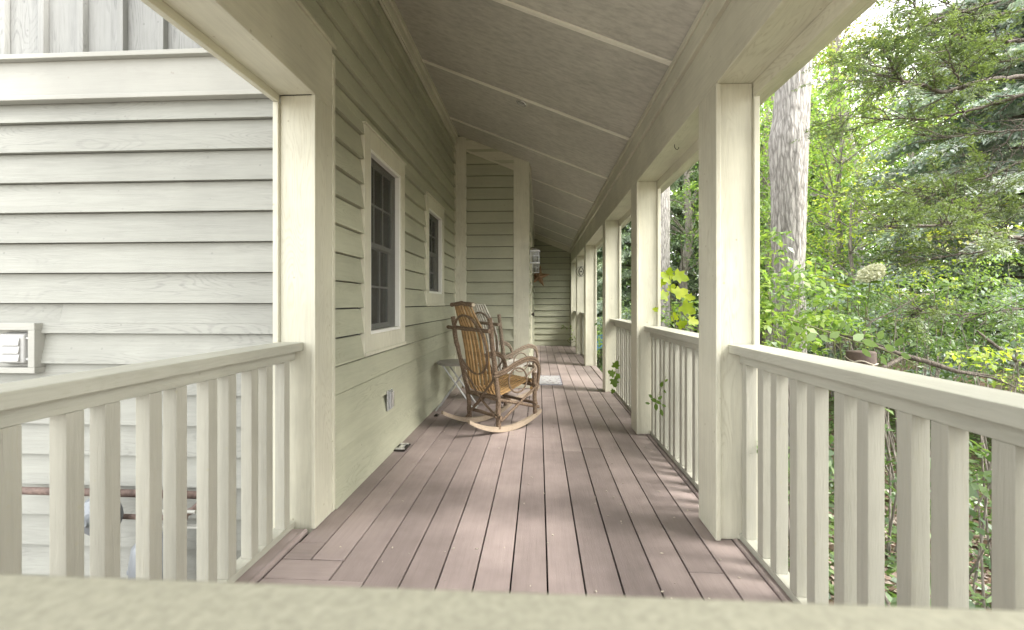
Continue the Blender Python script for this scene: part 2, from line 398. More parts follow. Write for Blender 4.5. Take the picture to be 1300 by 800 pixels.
def screenmat():
    m, t, out = nt('insect_mesh'); L = t.links
    d = N(t, 'ShaderNodeBsdfDiffuse'); d.inputs[0].default_value = (.10, .10, .09, 1)
    tr = N(t, 'ShaderNodeBsdfTransparent'); mx = N(t, 'ShaderNodeMixShader', Fac=.62)
    L.new(d.outputs[0], mx.inputs[2]); L.new(tr.outputs[0], mx.inputs[1]); mx.inputs[0].default_value = .42
    L.new(mx.outputs[0], out.inputs[0]); return m
M_screen = screenmat()
w_ = window(W1, blind=True); w_['label'] = 'tall window nearest the camera with white frame and grilles'
w_ = window(W2); w_['label'] = 'smaller higher window beyond the rocking chairs side of the wall'
# door in the side wall
m = MB(); m.box(JX + .001, JX + .03, 6.72, 6.82, 0.004, 2.12); m.box(JX + .001, JX + .03, 7.62, 7.72, .004, 2.12); m.box(JX + .001, JX + .03, 6.821, 7.619, 2.02, 2.12)
m.box(JX - .05, JX + .004, 6.821, 7.619, .03, 2.019)
m.box(JX + .0045, JX + .012, 6.93, 7.18, .25, .95); m.box(JX + .0045, JX + .012, 7.26, 7.51, .25, .95); m.box(JX + .0045, JX + .012, 6.93, 7.18, 1.1, 1.85); m.box(JX + .0045, JX + .012, 7.26, 7.51, 1.1, 1.85)
dr = part(m, 'door', M_trim_z, house, .003)
m = MB(); Mx = Matrix.Translation((JX + .004, 6.9, .93)) @ Matrix.Rotation(R(90), 4, 'Y')
m.lathe([(.028, 0), (.028, .008), (.011, .012), (.011, .035), (.026, .045), (.030, .058), (.022, .07), (.001, .073)], 16, Mx)
part(m, 'handle', M_iron, dr); m = MB()
Mx = Matrix.Translation((JX + .004, 6.9, 1.08)) @ Matrix.Rotation(R(90), 4, 'Y'); m.lathe([(.027, 0), (.027, .016), (.02, .02)], 16, Mx)
part(m, 'lock', M_iron, dr)

# ------------------------------------------------------------------ porch roof: ceiling, battens, beam
roof = empty('porch_roof', (0, 6, 2.5), 'sloping porch roof with grey wood ceiling panels, pale battens and a cream beam over the posts', 'porch roof')
Y0 = -1.1  # roof carried on past the camera, out of view, to darken the near rails
m = MB()
def slab(m, x0, x1, y0, y1, d0, d1):
    m.hexa([(x0, y0, cz(x0) + d0), (x1, y0, cz(x1) + d0), (x1, y1, cz(x1) + d0), (x0, y1, cz(x0) + d0)],
           [(x0, y0, cz(x0) + d1), (x1, y0, cz(x1) + d1), (x1, y1, cz(x1) + d1), (x0, y1, cz(x0) + d1)])
bys = [2.82 + 1.28 * k for k in range(-3, 8)]
edges = [Y0] + bys + [FY + .1]
edges = [e for e in edges if e >= Y0]
for a, b in zip(edges[:-1], edges[1:]): slab(m, WX - .05, .83, a + .001, b - .001, 0, .012)
part(m, 'ceiling_panel', M_ceil, roof)
for y in bys:
    if y < Y0 + .05: continue
    x0 = WX + .062 if y < JY else JX + .041
    if y > FY - .1: continue
    m = MB(); slab(m, x0, .795, y - .021, y + .021, -.014, -.001); part(m, 'batten', M_batten, roof, .003)
m = MB(); slab(m, WX - .3, 1.35, Y0 - .03, FY + .3, .16, .2); part(m, 'roofing', M_roof, roof)
m = MB(); m.box(1.33, 1.36, Y0 - .03, FY + .3, cz(1.33) - .0, cz(1.33) + .155); slab(m, 1.012, 1.329, Y0 - .03, FY + .3, .0, .012); slab(m, WX, 1.33, Y0 - .055, Y0 - .031, -.12, .158)
part(m, 'fascia', M_trim_y, roof, .003)
m = MB()
m.box(BX + .0, BX + .022, Y0, FY, 2.105, 2.375)             # inner face board
m.box(BX + .0225, .985, Y0, FY, 2.110, 2.60)                # core, underside
m.box(.9855, 1.01, Y0, FY, 2.045, 2.62)                     # outer face board drops lower
part(m, 'beam', M_trim_y, roof, .003)
m = MB(); m.box(BX - .016, BX + .022, Y0, FY, 2.376, 2.52); m.box(BX - .024, BX - .0165, Y0, FY, 2.372, 2.392); m.box(BX - .03, BX - .0165, Y0, FY, 2.485, 2.522)
part(m, 'crown_molding', M_trim_y, roof, .003)
# header on the left over the side opening
m = MB()
m.box(WX + .0, WX + .020, Y0, 2.37, 2.105, 2.435)
m.box(-1.262, WX - .001, Y0, 2.20, 2.110, 2.46)
m.box(-1.29, -1.2625, Y0, 2.20, 2.075, 2.46)
part(m, 'side_beam', M_trim_y, roof, .003)
m = MB(); m.box(WX + .0, WX + .03, Y0, 2.402, 2.4355, 2.452); part(m, 'drip_strip', M_trim_y, roof, .002)
m = MB(); m.box(-1.28, -1.1, Y0, EY - .06, 2.465, 3.45); part(m, 'side_wall_core', M_trim_y, roof)
# recessed lights
def can(x, y):
    z = cz(x); Mx = Matrix.Translation((x, y, z - .001)) @ Matrix.Rotation(math.atan(.406), 4, 'Y')
    m = MB(); m.lathe([(.052, -.001), (.055, -.006), (.046, -.010), (.036, -.006)], 24, Mx)
    o = part(m, 'recessed_light', M_chrome, roof)
    m = MB(); m.lathe([(.034, -.012), (.02, -.018), (.0015, -.020)], 16, Mx); part(m, 'bulb', M_plast, o)
can(-.155, 4.21); can(-.18, 10.6)

# ------------------------------------------------------------------ posts
def post(yc, name_label, x0=BX, outer=1.008, mirror=False, grp='cream porch posts along the open side', z1=2.105):
    lx = (x0 + outer) / 2
    r_ = empty('porch_post', (lx, yc, 0), name_label, 'post', grp)
    h = .117
    m = MB(); m.box(x0, x0 + .022, yc - h, yc + h, .004, z1 - .001); part(m, 'face_board', M_trim_z, r_, .003)
    m = MB(); m.box(x0 + .0225, outer - .0265, yc - h + .018, yc + h - .018, .004, z1 + .004); part(m, 'shaft', M_trim_z, r_, .003)
    m = MB(); m.box(outer - .026, outer, yc - h, yc + h, .004, 2.044); part(m, 'outer_board', M_trim_z, r_, .003)
    return r_
post(2.300, 'nearest large cream porch post at the right rail')
post(4.030, 'second cream porch post on the right, with the grape vine beyond it')
post(5.870, 'third cream porch post, where the railing ends before the open step gap')
post(8.27, 'fourth cream porch post, just past the open step gap')
post(10.12, 'fifth porch post near the far end, with the round wire ornament')
post(11.90, 'last cream porch post against the far end wall')
post(.44, 'cream porch post at the right front corner beside the camera')
# left pilaster
pl = empty('porch_post', (-1.19, 2.29, 0), 'wide cream post on the left where the near side railing meets the house', 'post', 'cream posts at the left opening')
m = MB(); m.box(WX - .0, WX + .020, 2.185, 2.371, .004, 2.104); part(m, 'face_board', M_trim_z, pl, .003)
m = MB(); m.box(-1.262, WX - .0005, 2.203, 2.36, -.6, 2.109); part(m, 'shaft', M_trim_z, pl, .003)
m = MB(); m.box(-1.29, -1.2625, 2.185, 2.36, -.6, 2.074); part(m, 'outer_board', M_trim_z, pl, .003)
pl = empty('porch_post', (-1.19, .44, 0), 'cream post at the left front corner beside the camera', 'post', 'cream posts at the left opening')
m = MB(); m.box(-1.10, -1.078, .34, .56, .004, 2.104); part(m, 'face_board', M_trim_z, pl, .003)
m = MB(); m.box(-1.262, -1.1005, .358, .542, -.6, 2.109); part(m, 'shaft', M_trim_z, pl, .003)

# ------------------------------------------------------------------ railings
GR = 'cream porch railings'
def railing_y(label, y0, y1, xin, xout, bals, side, capin, capout, ctop=.905):
    """rail running along the porch; xin = face toward the porch"""
    r_ = empty('porch_railing', ((xin + xout) / 2, (y0 + y1) / 2, 0), label, 'railing', GR)
    a, b = min(xin, xout), max(xin, xout); c, d = min(capin, capout), max(capin, capout)
    m = MB(); m.box(c, d, y0, y1, ctop - .040, ctop); part(m, 'top_cap', M_rail_y, r_, .003)
    m = MB(); m.box(a, b, y0 + .001, y1 - .001, .818, ctop - .0405); part(m, 'upper_rail', M_rail_y, r_, .002)
    m = MB(); m.box(a, b, y0 + .001, y1 - .001, .006, .036); part(m, 'bottom_rail', M_rail_y, r_, .002)
    w = .0475
    for yb in bals:
        bx0 = xin if side > 0 else xin - w
        m = MB(); m.box(bx0 + .0015, bx0 + w, yb, yb + w, .0365, .8175); part(m, 'baluster', M_bal, r_, .002)
    return r_
def alt(y0, y1, first, a=.107, b=.149):
    o = []; y = first; k = 0
    while y < y1 - .05:
        if y > y0: o.append(y)
        y += a if k % 2 == 0 else b; k += 1
    return o
railing_y('near right railing between the front corner and the nearest post', .55, 2.20, .925, .985, [.70, .852] + [v + .056 for v in (.905, 1.053, 1.158, 1.310, 1.414, 1.563, 1.673, 1.817, 1.926, 2.079)], 1, .874, 1.014)
railing_y('right railing between the nearest and second posts', 2.40, 3.93, .925, .985, alt(2.40, 3.93, 2.46), 1, .874, 1.014)
railing_y('right railing between the second and third posts, before the open gap', 4.13, 5.77, .925, .985, alt(4.13, 5.77, 4.19), 1, .874, 1.014)
railing_y('far right railing between the fourth and fifth posts', 8.37, 10.02, .925, .985, alt(8.37, 10.02, 8.43), 1, .874, 1.014)
railing_y('farthest right railing ending at the end wall', 10.22, 11.80, .925, .985, alt(10.22, 11.8, 10.28), 1, .874, 1.014)
railing_y('near left railing in front of the pale outside wall', .54, 2.20, -1.185, -1.245, [v - .066 for v in (.765, .872, 1.02, 1.167, 1.272, 1.418, 1.522, 1.671, 1.779, 1.922, 2.028, 2.170)], -1, -1.142, -1.272)
fr = empty('porch_railing', (0, .24, 0), 'weathered front railing whose top cap fills the bottom edge of the photo', 'railing', GR)
m = MB(); m.box(-1.099, .811, .172, .308, .865, .905); part(m, 'top_cap', M_rail_x, fr, .004)
m = MB(); m.box(-1.077, .811, .21, .27, .80, .8645); part(m, 'upper_rail', M_rail_x, fr, .002)
m = MB(); m.box(-1.077, .811, .21, .27, .006, .036); part(m, 'bottom_rail', M_rail_x, fr, .002)
x = -1.03; k = 0
while x < .76:
    m = MB(); m.box(x, x + .044, .212, .256, .0365, .7995); part(m, 'baluster', M_bal, fr, .002)
    x += .107 if k % 2 else .149; k += 1

# ------------------------------------------------------------------ deck
m = MB(); rd = random.Random(4)
P = .1437; lines = [.034 + P * k for k in range(-7, 6)]      # gaps between boards
g = .0036
xs = [WX + .004] + lines + [.893]
starts = {0: 2.07 + .0, 1: 2.07, 2: 1.935, 3: 1.79}
def brd(m, x0, x1, y0, y1):
    m.box(x0 + g, x1 - g, y0 + g * .5, y1 - g * .5, -.025, rd.uniform(-.0008, .0008))
for i in range(len(xs) - 1):
    x0, x1 = xs[i], xs[i + 1]
    ys = 2.07 if i == 0 else {1: 1.935, 2: 1.79, 3: 1.65, 4: 1.51, 5: 1.37, 6: 1.23, 7: 1.09, 8: .95}.get(i, .22)
    if i == 0: ys = 2.07
    y = ys; first = True
    while y < FY:
        ln = rd.uniform(2.5, 4.9)
        if i == 12 and first: ln = 1.932 - ys
        e = min(FY, y + ln)
        if i == 0 and y < 2.3: e = min(FY, 5.4)
        if i <= 4 and first: e = min(FY, ys + rd.uniform(3.5, 4.9))
        if x1 <= JX + .01 and e > JY: e = JY
        if i <= 6 and y >= JY and xs[i + 1] < JX + .05: break
        brd(m, x0, x1, y, e); y = e; first = False
        if xs[i + 1] < JX + .05 and y >= JY - .01: break
deck = m.build('porch_deck', M_deck, None, .0018); tag(deck, kind='structure')
deck['label'] = 'brown wooden porch deck boards'
m = MB(); 
for j in range(14):                                            # boards laid across in the stepped corner
    y1 = 2.07 - .1395 * j; y0 = y1 - .1395
    xe = lines[min(j, len(lines) - 1)] if j < 9 else .893
    if y0 < .2: break
    xe = lines[0] if j == 0 else lines[min(j, 8)]
    if j > 8: xe = lines[8]
    m.box(-1.10 + g, xe - g, y0 + g, y1 - g * .5, -.025, rd.uniform(-.0008, .0008))
o = m.build('porch_deck', M_deck_x, None, .0018); tag(o, kind='structure'); o['label'] = 'brown deck boards laid crosswise at the left front corner'
m = MB()
m.tube([(-1.122, .22, -.003), (-1.122, 2.17, -.003)], .016, 10); m.box(-1.19, -1.125, .22, 2.18, -.03, .0055)
m.box(.893 + .004, 1.0, .22, FY, -.028, .0035); m.tube([(.908, .22, .0), (.908, FY, .0)], .010, 10)
o = m.build('deck_edging', M_deck, None, .002); tag(o, kind='structure')
m = MB(); m.box(-1.15, 1.0, .23, FY, -.2, -.03); m.box(WX - .05, JX - .02, 2.25, JY, -.21, -.201)
o = m.build('deck_frame', M_dark, None); tag(o, kind='structure')
m = MB(); m.box(.98, 1.012, .2, FY, -.24, -.0285); m.box(-1.25, -1.19, .2, 2.2, -.24, .005); m.box(-1.25, 1.012, .19, .219, -.24, .003)
o = m.build('deck_skirt', M_trim_y, None, .003); tag(o, kind='structure')

# steps at the open gap
m = MB(); m.box(1.02, 1.32, 6.0, 8.15, -.24, -.2); m.box(1.33, 1.63, 6.0, 8.15, -.44, -.4); m.box(1.02, 1.63, 6.05, 6.09, -.75, -.441); m.box(1.02, 1.63, 8.06, 8.1, -.75, -.441); m.box(1.02, 1.05, 6.05, 8.1, -.439, -.25)
o = m.build('porch_steps', M_deck, None, .003); tag(o, 'low brown wooden steps below the open gap in the railing', 'steps')

# ------------------------------------------------------------------ rocking chairs
def arcpts(c, a, b, n, f): return [f(c, a, b, 2 * math.pi * k / n) for k in range(n)]
def rocking_chair(loc, fwd, label, mslat, mlog, topbar=True, seatc=None, cat='rocking chair'):
    """local axes: u forward, w to the far side, z up"""
    rnd = random.Random(hash(label) % 1000 if False else len(label))
    f = Vector((fwd[0], fwd[1], 0)).normalized(); l = Vector((-f.y, f.x, 0))
    root = empty('rocking_chair', loc, label, cat, 'bentwood rocking chairs on the porch', rz=math.atan2(f.y, f.x))
    def V3(u, w, z): return Vector((u - .38, w - .21, z))          # local frame centred on the chair
    def log(name, pts, r, mat=mlog, jit=.10, ends=True):
        # resample for a crooked natural look
        P = [V3(*p) for p in pts]; Q = []
        for i in range(len(P) - 1):
            for k in range(5): Q.append(P[i].lerp(P[i + 1], k / 5))
        Q.append(P[-1])
        n = len(Q)
        Q = [q + Vector([rnd.uniform(-.0025, .0025) for _ in range(3)]) if 0 < i < n - 1 else q for i, q in enumerate(Q)]
        m = MB(); m.tube(Q, [r * (1 + rnd.uniform(-.08, .08)) for _ in Q], 9, jit=.05, rnd=rnd)
        return m.build(name, mat, root)
    def smooth(pts, n=24):
        P = [Vector(p) for p in pts]; out = []
        for i in range(len(P) - 1):
            p0 = P[max(i - 1, 0)]; p1 = P[i]; p2 = P[i + 1]; p3 = P[min(i + 2, len(P) - 1)]
            for k in range(n // (len(P) - 1)):
                t = k / (n // (len(P) - 1))
                out.append(.5 * ((2 * p1) + (p2 - p0) * t + (2 * p0 - 5 * p1 + 4 * p2 - p3) * t * t + (3 * p1 - p0 - 3 * p2 + p3) * t ** 3))
        out.append(P[-1]); return out
    # rockers: curved boards on edge
    for w in (.0, .42):
        m = MB(); n = 22; rad = .62
        prev = None
        for k in range(n + 1):
            u = .77 * k / n; c = (u - .40)
            zb = c * c * .78; th = .044 * (1 - .35 * abs(c / .4) ** 2)
            cur = [V3(u, w - .017, zb), V3(u, w + .017, zb), V3(u, w + .017, zb + th), V3(u, w - .017, zb + th)]
            if prev:
                a, b = prev, cur
                m.add(a + b, [(0, 4, 5, 1), (1, 5, 6, 2), (2, 6, 7, 3), (3, 7, 4, 0)], False)
            else: m.add(cur, [(0, 1, 2, 3)])
            prev = cur
        m.add(prev, [(3, 2, 1, 0)])
        m.build('rocker', M_rock, root)
    # legs / posts
    for w, s in ((.0, -1), (.44, 1)):
        if s < 0: log('back_post', [(.30, w, .035), (.295, w, .27), (.255, w - .01, .55), (.19, w - .02, .97)], .021)
        else: log('back_post', [(.30, w, .035), (.29, w + .01, .27), (.24, w + .05, .55), (.20, w + .085, .78), (.19, w + .115, .97)], .021)
        log('front_leg', [(.71, w, .095), (.70, w, .28), (.695, w + s * .01, .47)], .019)
        log('side_rail', [(.27, w - s * .015, .285), (.76, w - s * .01, .155)], .014)
        log('brace', [(.31, w + s * .02, .10), (.50, w + s * .02, .22), (.735, w + s * .018, .37)], .011)
        # bent arm: two rods side by side
        for dz, r_ in ((0, .015), (.022, .012)):
            pts = smooth([(.235, w + s * .02, .50 - dz), (.33, w + s * .035, .525 - dz), (.46, w + s * .045, .585 - dz), (.60, w + s * .045, .615 - dz), (.70, w + s * .035, .575 - dz), (.735, w + s * .02, .47 - dz), (.715, w + s * .01, .33 - dz)], 36)
            m = MB(); m.tube([V3(*p) for p in pts], r_, 8, jit=.06, rnd=rnd); m.build('arm', mlog, root)
        m = MB(); m.tube([V3(.48 + .10 * math.cos(a), w + s * .035, .43 + .105 * math.sin(a)) for a in [2 * math.pi * k / 28 for k in range(28)]], .0075, 7, closed=True)
        m.build('arm_ring', mlog, root)
    log('back_rung', [(.29, -.05, .14), (.29, .44, .13)], .015)
    log('front_rung', [(.70, -.03, .20), (.70, .46, .20)], .014)
    log('seat_rail', [(.28, -.03, .285), (.28, .45, .285)], .017)
    log('seat_rail', [(.70, -.03, .36), (.70, .45, .36)], .017)
    log('cross_brace', [(.27, -.02, .50), (.262, .20, .28), (.26, .44, .055)], .010)
    log('cross_brace', [(.245, .43, .47), (.25, .2, .27), (.275, -.02, .12)], .010)
    log('crest_log' if False else 'back_rail', [(.172, -.045, .862), (.165, .27, .868), (.165, .60, .872)], .018)
    m = MB(); m.tube([V3(.185 - .068 * math.sin(a), .26 + .235 * math.cos(a), .73 + .258 * math.sin(a)) for a in [2 * math.pi * k / 40 for k in range(40)]], .0105, 8, closed=True, jit=.06, rnd=rnd)
    m.build('back_hoop', mlog, root)
    # slats: bent strips, back and seat in one curve
    nsl = 7
    prof = [(.105, 1.078), (.145, .98), (.195, .87), (.228, .74), (.252, .60), (.272, .46), (.288, .35), (.33, .305), (.42, .318), (.56, .362), (.66, .396), (.715, .405), (.745, .385), (.752, .35)]
    prof3 = smooth([(a, 0, b) for a, b in prof], 60)
    for i in range(nsl):
        t = (i + .5) / nsl; m = MB(); prev = None
        for j, p in enumerate(prof3):
            q = j / (len(prof3) - 1)
            fan = 1.0 if q < .4 else 1.0
            wid = .265 + .12 * min(1, q * 5); wc = .25 - .02 * q + (t - .5) * wid
            hw = (.013 + .0035 * min(1, q * 4)) * (1 if i % 2 else .92); sag = -.02 * math.sin(math.pi * t) * (1 if q < .45 else .0)
            z = p.z + (.0 if j else rnd.uniform(-.005, .008))
            nx = prof3[min(j + 1, len(prof3) - 1)] - prof3[max(j - 1, 0)]; nx.normalize(); nrm = Vector((nx.z, 0, -nx.x)) * .006
            c = Vector((p.x + sag - .38, wc - .21 + .003 * math.sin(j * .4 + i * 2), z))
            cur = [c + Vector((0, -hw, 0)) - nrm, c + Vector((0, hw, 0)) - nrm, c + Vector((0, hw, 0)) + nrm, c + Vector((0, -hw, 0)) + nrm]
            if prev: m.add(prev + cur, [(0, 1, 5, 4), (1, 2, 6, 5), (2, 3, 7, 6), (3, 0, 4, 7)])
            else: m.add(cur, [(3, 2, 1, 0)])
            prev = cur
        m.add(prev, [(0, 1, 2, 3)])
        m.build('slat', mslat, root, .0012)
    m = MB()                                                       # bent board apron under the seat front
    m.tube([V3(.66, .0, .335), V3(.755, .08, .35), V3(.775, .215, .355), V3(.755, .35, .35), V3(.66, .43, .335)], .013, 8)
    m.build('seat_apron', mslat, root)
    if topbar:
        c = log('crest_log', [(.10, .09, 1.078), (.085, .25, 1.092), (.095, .42, 1.078)], .019)
        m = MB(); a = V3(.10, .087, 1.078); m.tube([a, a + Vector((0, -.006, 0))], .0145, 10); m.build('cut_end', M_cutend, root)
    return root
R0 = Vector((-.56, 3.70, 0)); F = Vector((.745, .667, 0)).normalized(); Lw = Vector((-F.y, F.x, 0))
c1 = R0 + F * .38 + Lw * .21
rocking_chair((c1.x, c1.y, 0.003), F, 'bentwood rocking chair with golden brown varnished slats, nearest the camera', M_slat_gold, M_hick)
rocking_chair((c1.x - .03 + .01, c1.y + 1.22, 0.003), Vector((.76, .65, 0)), 'paler rocking chair with weathered whitish slats, behind the golden one', M_slat_pale, M_hick_pale, topbar=False)

# ------------------------------------------------------------------ folding side table
tb = empty('side_table', (-.84, 4.76, 0), 'small folding side table with grey metal legs between the wall and the rocking chairs', 'side table')
m = MB(); Mx = Matrix.Translation((-.84, 4.76, .47)) @ Matrix.Diagonal((1, 1.05, 1, 1)); m.lathe([(.20, 0), (.212, .006), (.212, .02), (.205, .026), (.001, .026)], 40, Mx, smooth=False); part(m, 'table_top', M_tabletop, tb)
for sx in (-1, 1):
    for sy in (-1, 1):
        a = (-.84 + sx * .02 * 0 + .0 + (-.12 if sy > 0 else -.13) * sx * 1, 4.76 + sy * .10, .465); b = (-.84 + sx * .20, 4.76 + sy * .115, .006)
        m = MB(); m.tube([a, b], .0085, 8); part(m, 'leg', M_steel, tb)
for sx in (-1, 1):
    m = MB(); m.tube([(-.84 + sx * .195, 4.655, .02), (-.84 + sx * .195, 4.865, .02)], .007, 8); part(m, 'crossbar', M_steel, tb)

# ------------------------------------------------------------------ small things
# crumbs of leaf and dirt lying on the boards
rd2 = random.Random(77); m = MB()
for _ in range(150):
    x = rd2.uniform(-.9, .85); y = rd2.uniform(1.6, 6.5); s = rd2.uniform(.003, .009); a = rd2.uniform(0, 6.28)
    q = [(x + s * math.cos(a + t) * (1 if i % 2 else .5), y + s * math.sin(a + t) * (1 if i % 2 else .5), .0035) for i, t in enumerate((0, 1.6, 3.1, 4.7))]
    m.prism(q, (0, 0, .002))
o = m.build('deck_crumbs', plain('pale_crumb', (.5, .45, .38), .9, noise=.5, scale=9), None); tag(o, 'tiny pale crumbs of dry leaf scattered over the deck boards', 'debris', kind='stuff')
# doormat
def matmat():
    m, t, out = nt('printed_mat'); L = t.links
    geo = N(t, 'ShaderNodeNewGeometry')
    v = N(t, 'ShaderNodeTexVoronoi', Scale=18.0); L.new(geo.outputs['Position'], v.inputs['Vector'])
    n = N(t, 'ShaderNodeTexNoise', Scale=22.0, Detail=4.0); L.new(geo.outputs['Position'], n.inputs['Vector'])
    c = ramp(t, v.outputs['Distance'], [(.0, (.14, .14, .18)), (.22, (.27, .27, .31)), (.3, (.42, .42, .43))])
    c2 = ramp(t, n.outputs[0], [(.4, (.55, .5, .5)), (.5, (.85, .85, .85)), (.7, (.8, .8, .85))])
    c = mixc(t, 1.0, c, c2, 'MULTIPLY')
    b = N(t, 'ShaderNodeBsdfPrincipled', Roughness=.8); L.new(c, b.inputs['Base Color']); L.new(b.outputs[0], out.inputs[0]); return m
dm = empty('doormat', (.10, 6.60, 0), 'small whitish patterned doormat lying on the deck by the house door', 'doormat')
m = MB(); m.box(-.10, .305, 6.23, 6.97, .002, .010); part(m, 'mat', matmat(), dm, .003)
m = MB()
for a in ((-.10, .305, 6.222, 6.229), (-.10, .305, 6.971, 6.978), (-.108, -.101, 6.222, 6.978), (.306, .313, 6.222, 6.978)): m.box(*a, .002, .012)
part(m, 'border', plain('mat_border', (.35, .35, .42), .8), dm)
# lanterns
def lantern(y, label):
    r_ = empty('wall_lantern', (JX, y, 1.82), label, 'wall light', 'metal and glass lanterns beside the house door')
    X = -.055
    m = MB(); m.box(JX + .003, JX + .018, y - .045, y + .045, 1.76, 1.90); m.tube([(JX + .018, y, 1.85), (X - .03, y, 1.865), (X, y, 1.85), (X, y, 1.82)], .007, 8); part(m, 'bracket', M_iron, r_)
    m = MB(); h = .058
    m.box(X - .072, X + .072, y - .072, y + .072, 1.808, 1.818); m.hexa([(X - .066, y - .066, 1.8185), (X + .066, y - .066, 1.8185), (X + .066, y + .066, 1.8185), (X - .066, y + .066, 1.8185)], [(X - .02, y - .02, 1.85), (X + .02, y - .02, 1.85), (X + .02, y + .02, 1.85), (X - .02, y + .02, 1.85)])
    for sx in (-1, 1):
        for sy in (-1, 1): m.box(X + sx * h - .004, X + sx * h + .004, y + sy * h - .004, y + sy * h + .004, 1.655, 1.8075)
    for k in range(6):
        t = -h + .012 + k * (2 * h - .024) / 5
        m.box(X + t - .0025, X + t + .0025, y - h - .002, y - h + .002, 1.745, 1.8075)
    m.box(X - h, X + h, y - h, y - h + .006, 1.738, 1.745)
    m.box(X - .066, X + .066, y - .066, y + .066, 1.645, 1.6545)
    part(m, 'cage', M_steel, r_)
    m = MB(); m.box(X - .052, X + .052, y - .052, y + .052, 1.6555, 1.8065); part(m, 'glass', M_frost, r_)
    m = MB(); m.lathe([(.008, 1.656), (.012, 1.67), (.03, 1.70), (.034, 1.72), (.026, 1.745), (.001, 1.756)], 14, Matrix.Translation((X, y, 0))); part(m, 'bulb', M_plast, r_)
lantern(6.42, 'nearer glass lantern on the wall just past the corner board')
lantern(8.42, 'farther glass lantern on the same wall, seen just below the nearer one')
# barn star
st = empty('barn_star', (-.02, FY - .03, 1.80), 'rusty brown five pointed metal star hanging on the far end wall', 'wall decoration')
m = MB(); c = Vector((.0, FY - .13, 1.79)); ro = .30; ri = .11; out_ = []
for k in range(10):
    a = R(90 + 36 * k - 9); r_ = ro if k % 2 == 0 else ri; out_.append(Vector((c.x + r_ * math.cos(a), FY - .028, c.z + r_ * math.sin(a))))
m.add([c] + out_, [(0, 1 + k, 1 + (k + 1) % 10) for k in range(10)] + [tuple(reversed(range(1, 11)))])
o = part(m, 'star', M_star, st)
m = MB(); m.tube([(-.02, FY - .026, 2.0), (-.02, FY - .026, 2.1)], .003, 6); part(m, 'hanger', M_iron, st)
# wall bracket (outlet) and floor fixture
ob = empty('outlet_cover', (WX + .02, 3.27, .40), 'small bright metal outlet cover low on the green siding', 'outlet')
X = WX + .028
m = MB(); m.box(X, X + .012, 3.215, 3.325, .335, .475); part(m, 'plate', M_steel, ob, .003)
m = MB(); m.box(X + .0125, X + .024, 3.235, 3.272, .345, .465); part(m, 'lid', M_steel, ob, .003)
m = MB(); m.box(X + .0125, X + .026, 3.28, 3.312, .35, .46); part(m, 'lid', M_chrome, ob, .003)
fo = empty('floor_vent', (-1.03, 3.46, 0), 'small metal fitting set on the deck boards against the wall', 'floor fitting')
m = MB(); m.box(-1.07, -.985, 3.37, 3.53, .003, .012); part(m, 'base', M_iron, fo, .002)
m = MB(); m.box(-1.062, -.993, 3.38, 3.40, .0125, .022); m.box(-1.062, -.993, 3.50, 3.52, .0125, .022); m.box(-1.045, -1.01, 3.42, 3.48, .0125, .020); part(m, 'cover', M_chrome, fo, .002)
m = MB(); m.box(-1.01, -.975, 4.43, 4.49, .003, .012); m.box(-1.0, -.985, 4.44, 4.48, .0125, .02); o = m.build('floor_bolt', M_iron, None, .002); tag(o, 'tiny dark metal bolt on the deck in front of the folding table', 'floor fitting')
# dryer vent
vt = empty('dryer_vent', ((V[0] + V[1]) / 2, EY, .87), 'white louvred dryer vent in a square wooden surround on the pale outside wall', 'vent')
x0, x1, z0, z1 = V; Yf = EY - .06
m = MB(); s = .035
m.box(x0, x1, Yf, EY + .01, z1 - s, z1); m.box(x0, x1, Yf, EY + .01, z0, z0 + s * .8); m.box(x0, x0 + s, Yf, EY + .01, z0 + s * .8 + .0005, z1 - s - .0005); m.box(x1 - s, x1, Yf, EY + .01, z0 + s * .8 + .0005, z1 - s - .0005)
m.box(x0 + s, x1 - s, EY - .01, EY + .009, z0 + s * .8, z1 - s)
part(m, 'surround', M_white_x, vt, .002)
m = MB(); cx0, cx1 = x1 - .045 - .155, x1 - .045; zc0, zc1 = z0 + .04, z1 - .045
m.hexa([(cx0 + .0, EY - .011, zc0), (cx1, EY - .011, zc0), (cx1, EY - .011, zc1), (cx0, EY - .011, zc1)][::1], [(cx0 + .012, Yf + .0, zc0 + .012), (cx1 - .012, Yf, zc0 + .012), (cx1 - .012, Yf, zc1 - .012), (cx0 + .012, Yf, zc1 - .012)])
part(m, 'hood', M_plast, vt, .006)
for k in range(3):
    zt = zc1 - .03 - k * .04
    m = MB(); m.hexa([(cx0 + .03, Yf - .012, zt - .036), (cx1 - .03, Yf - .012, zt - .036), (cx1 - .03, Yf - .001, zt - .036), (cx0 + .03, Yf - .001, zt - .036)], [(cx0 + .03, Yf - .004, zt), (cx1 - .03, Yf - .004, zt), (cx1 - .03, Yf - .001, zt), (cx0 + .03, Yf - .001, zt)])
    part(m, 'louvre', M_plast, vt, .001)
for zz in (zc0 + .03, zc1 - .03):
    for xx in (cx0 - .004, cx1 - .014):
        m = MB(); m.box(xx, xx + .018, Yf + .008, Yf + .016, zz - .005, zz + .005); part(m, 'clip', M_steel, vt)
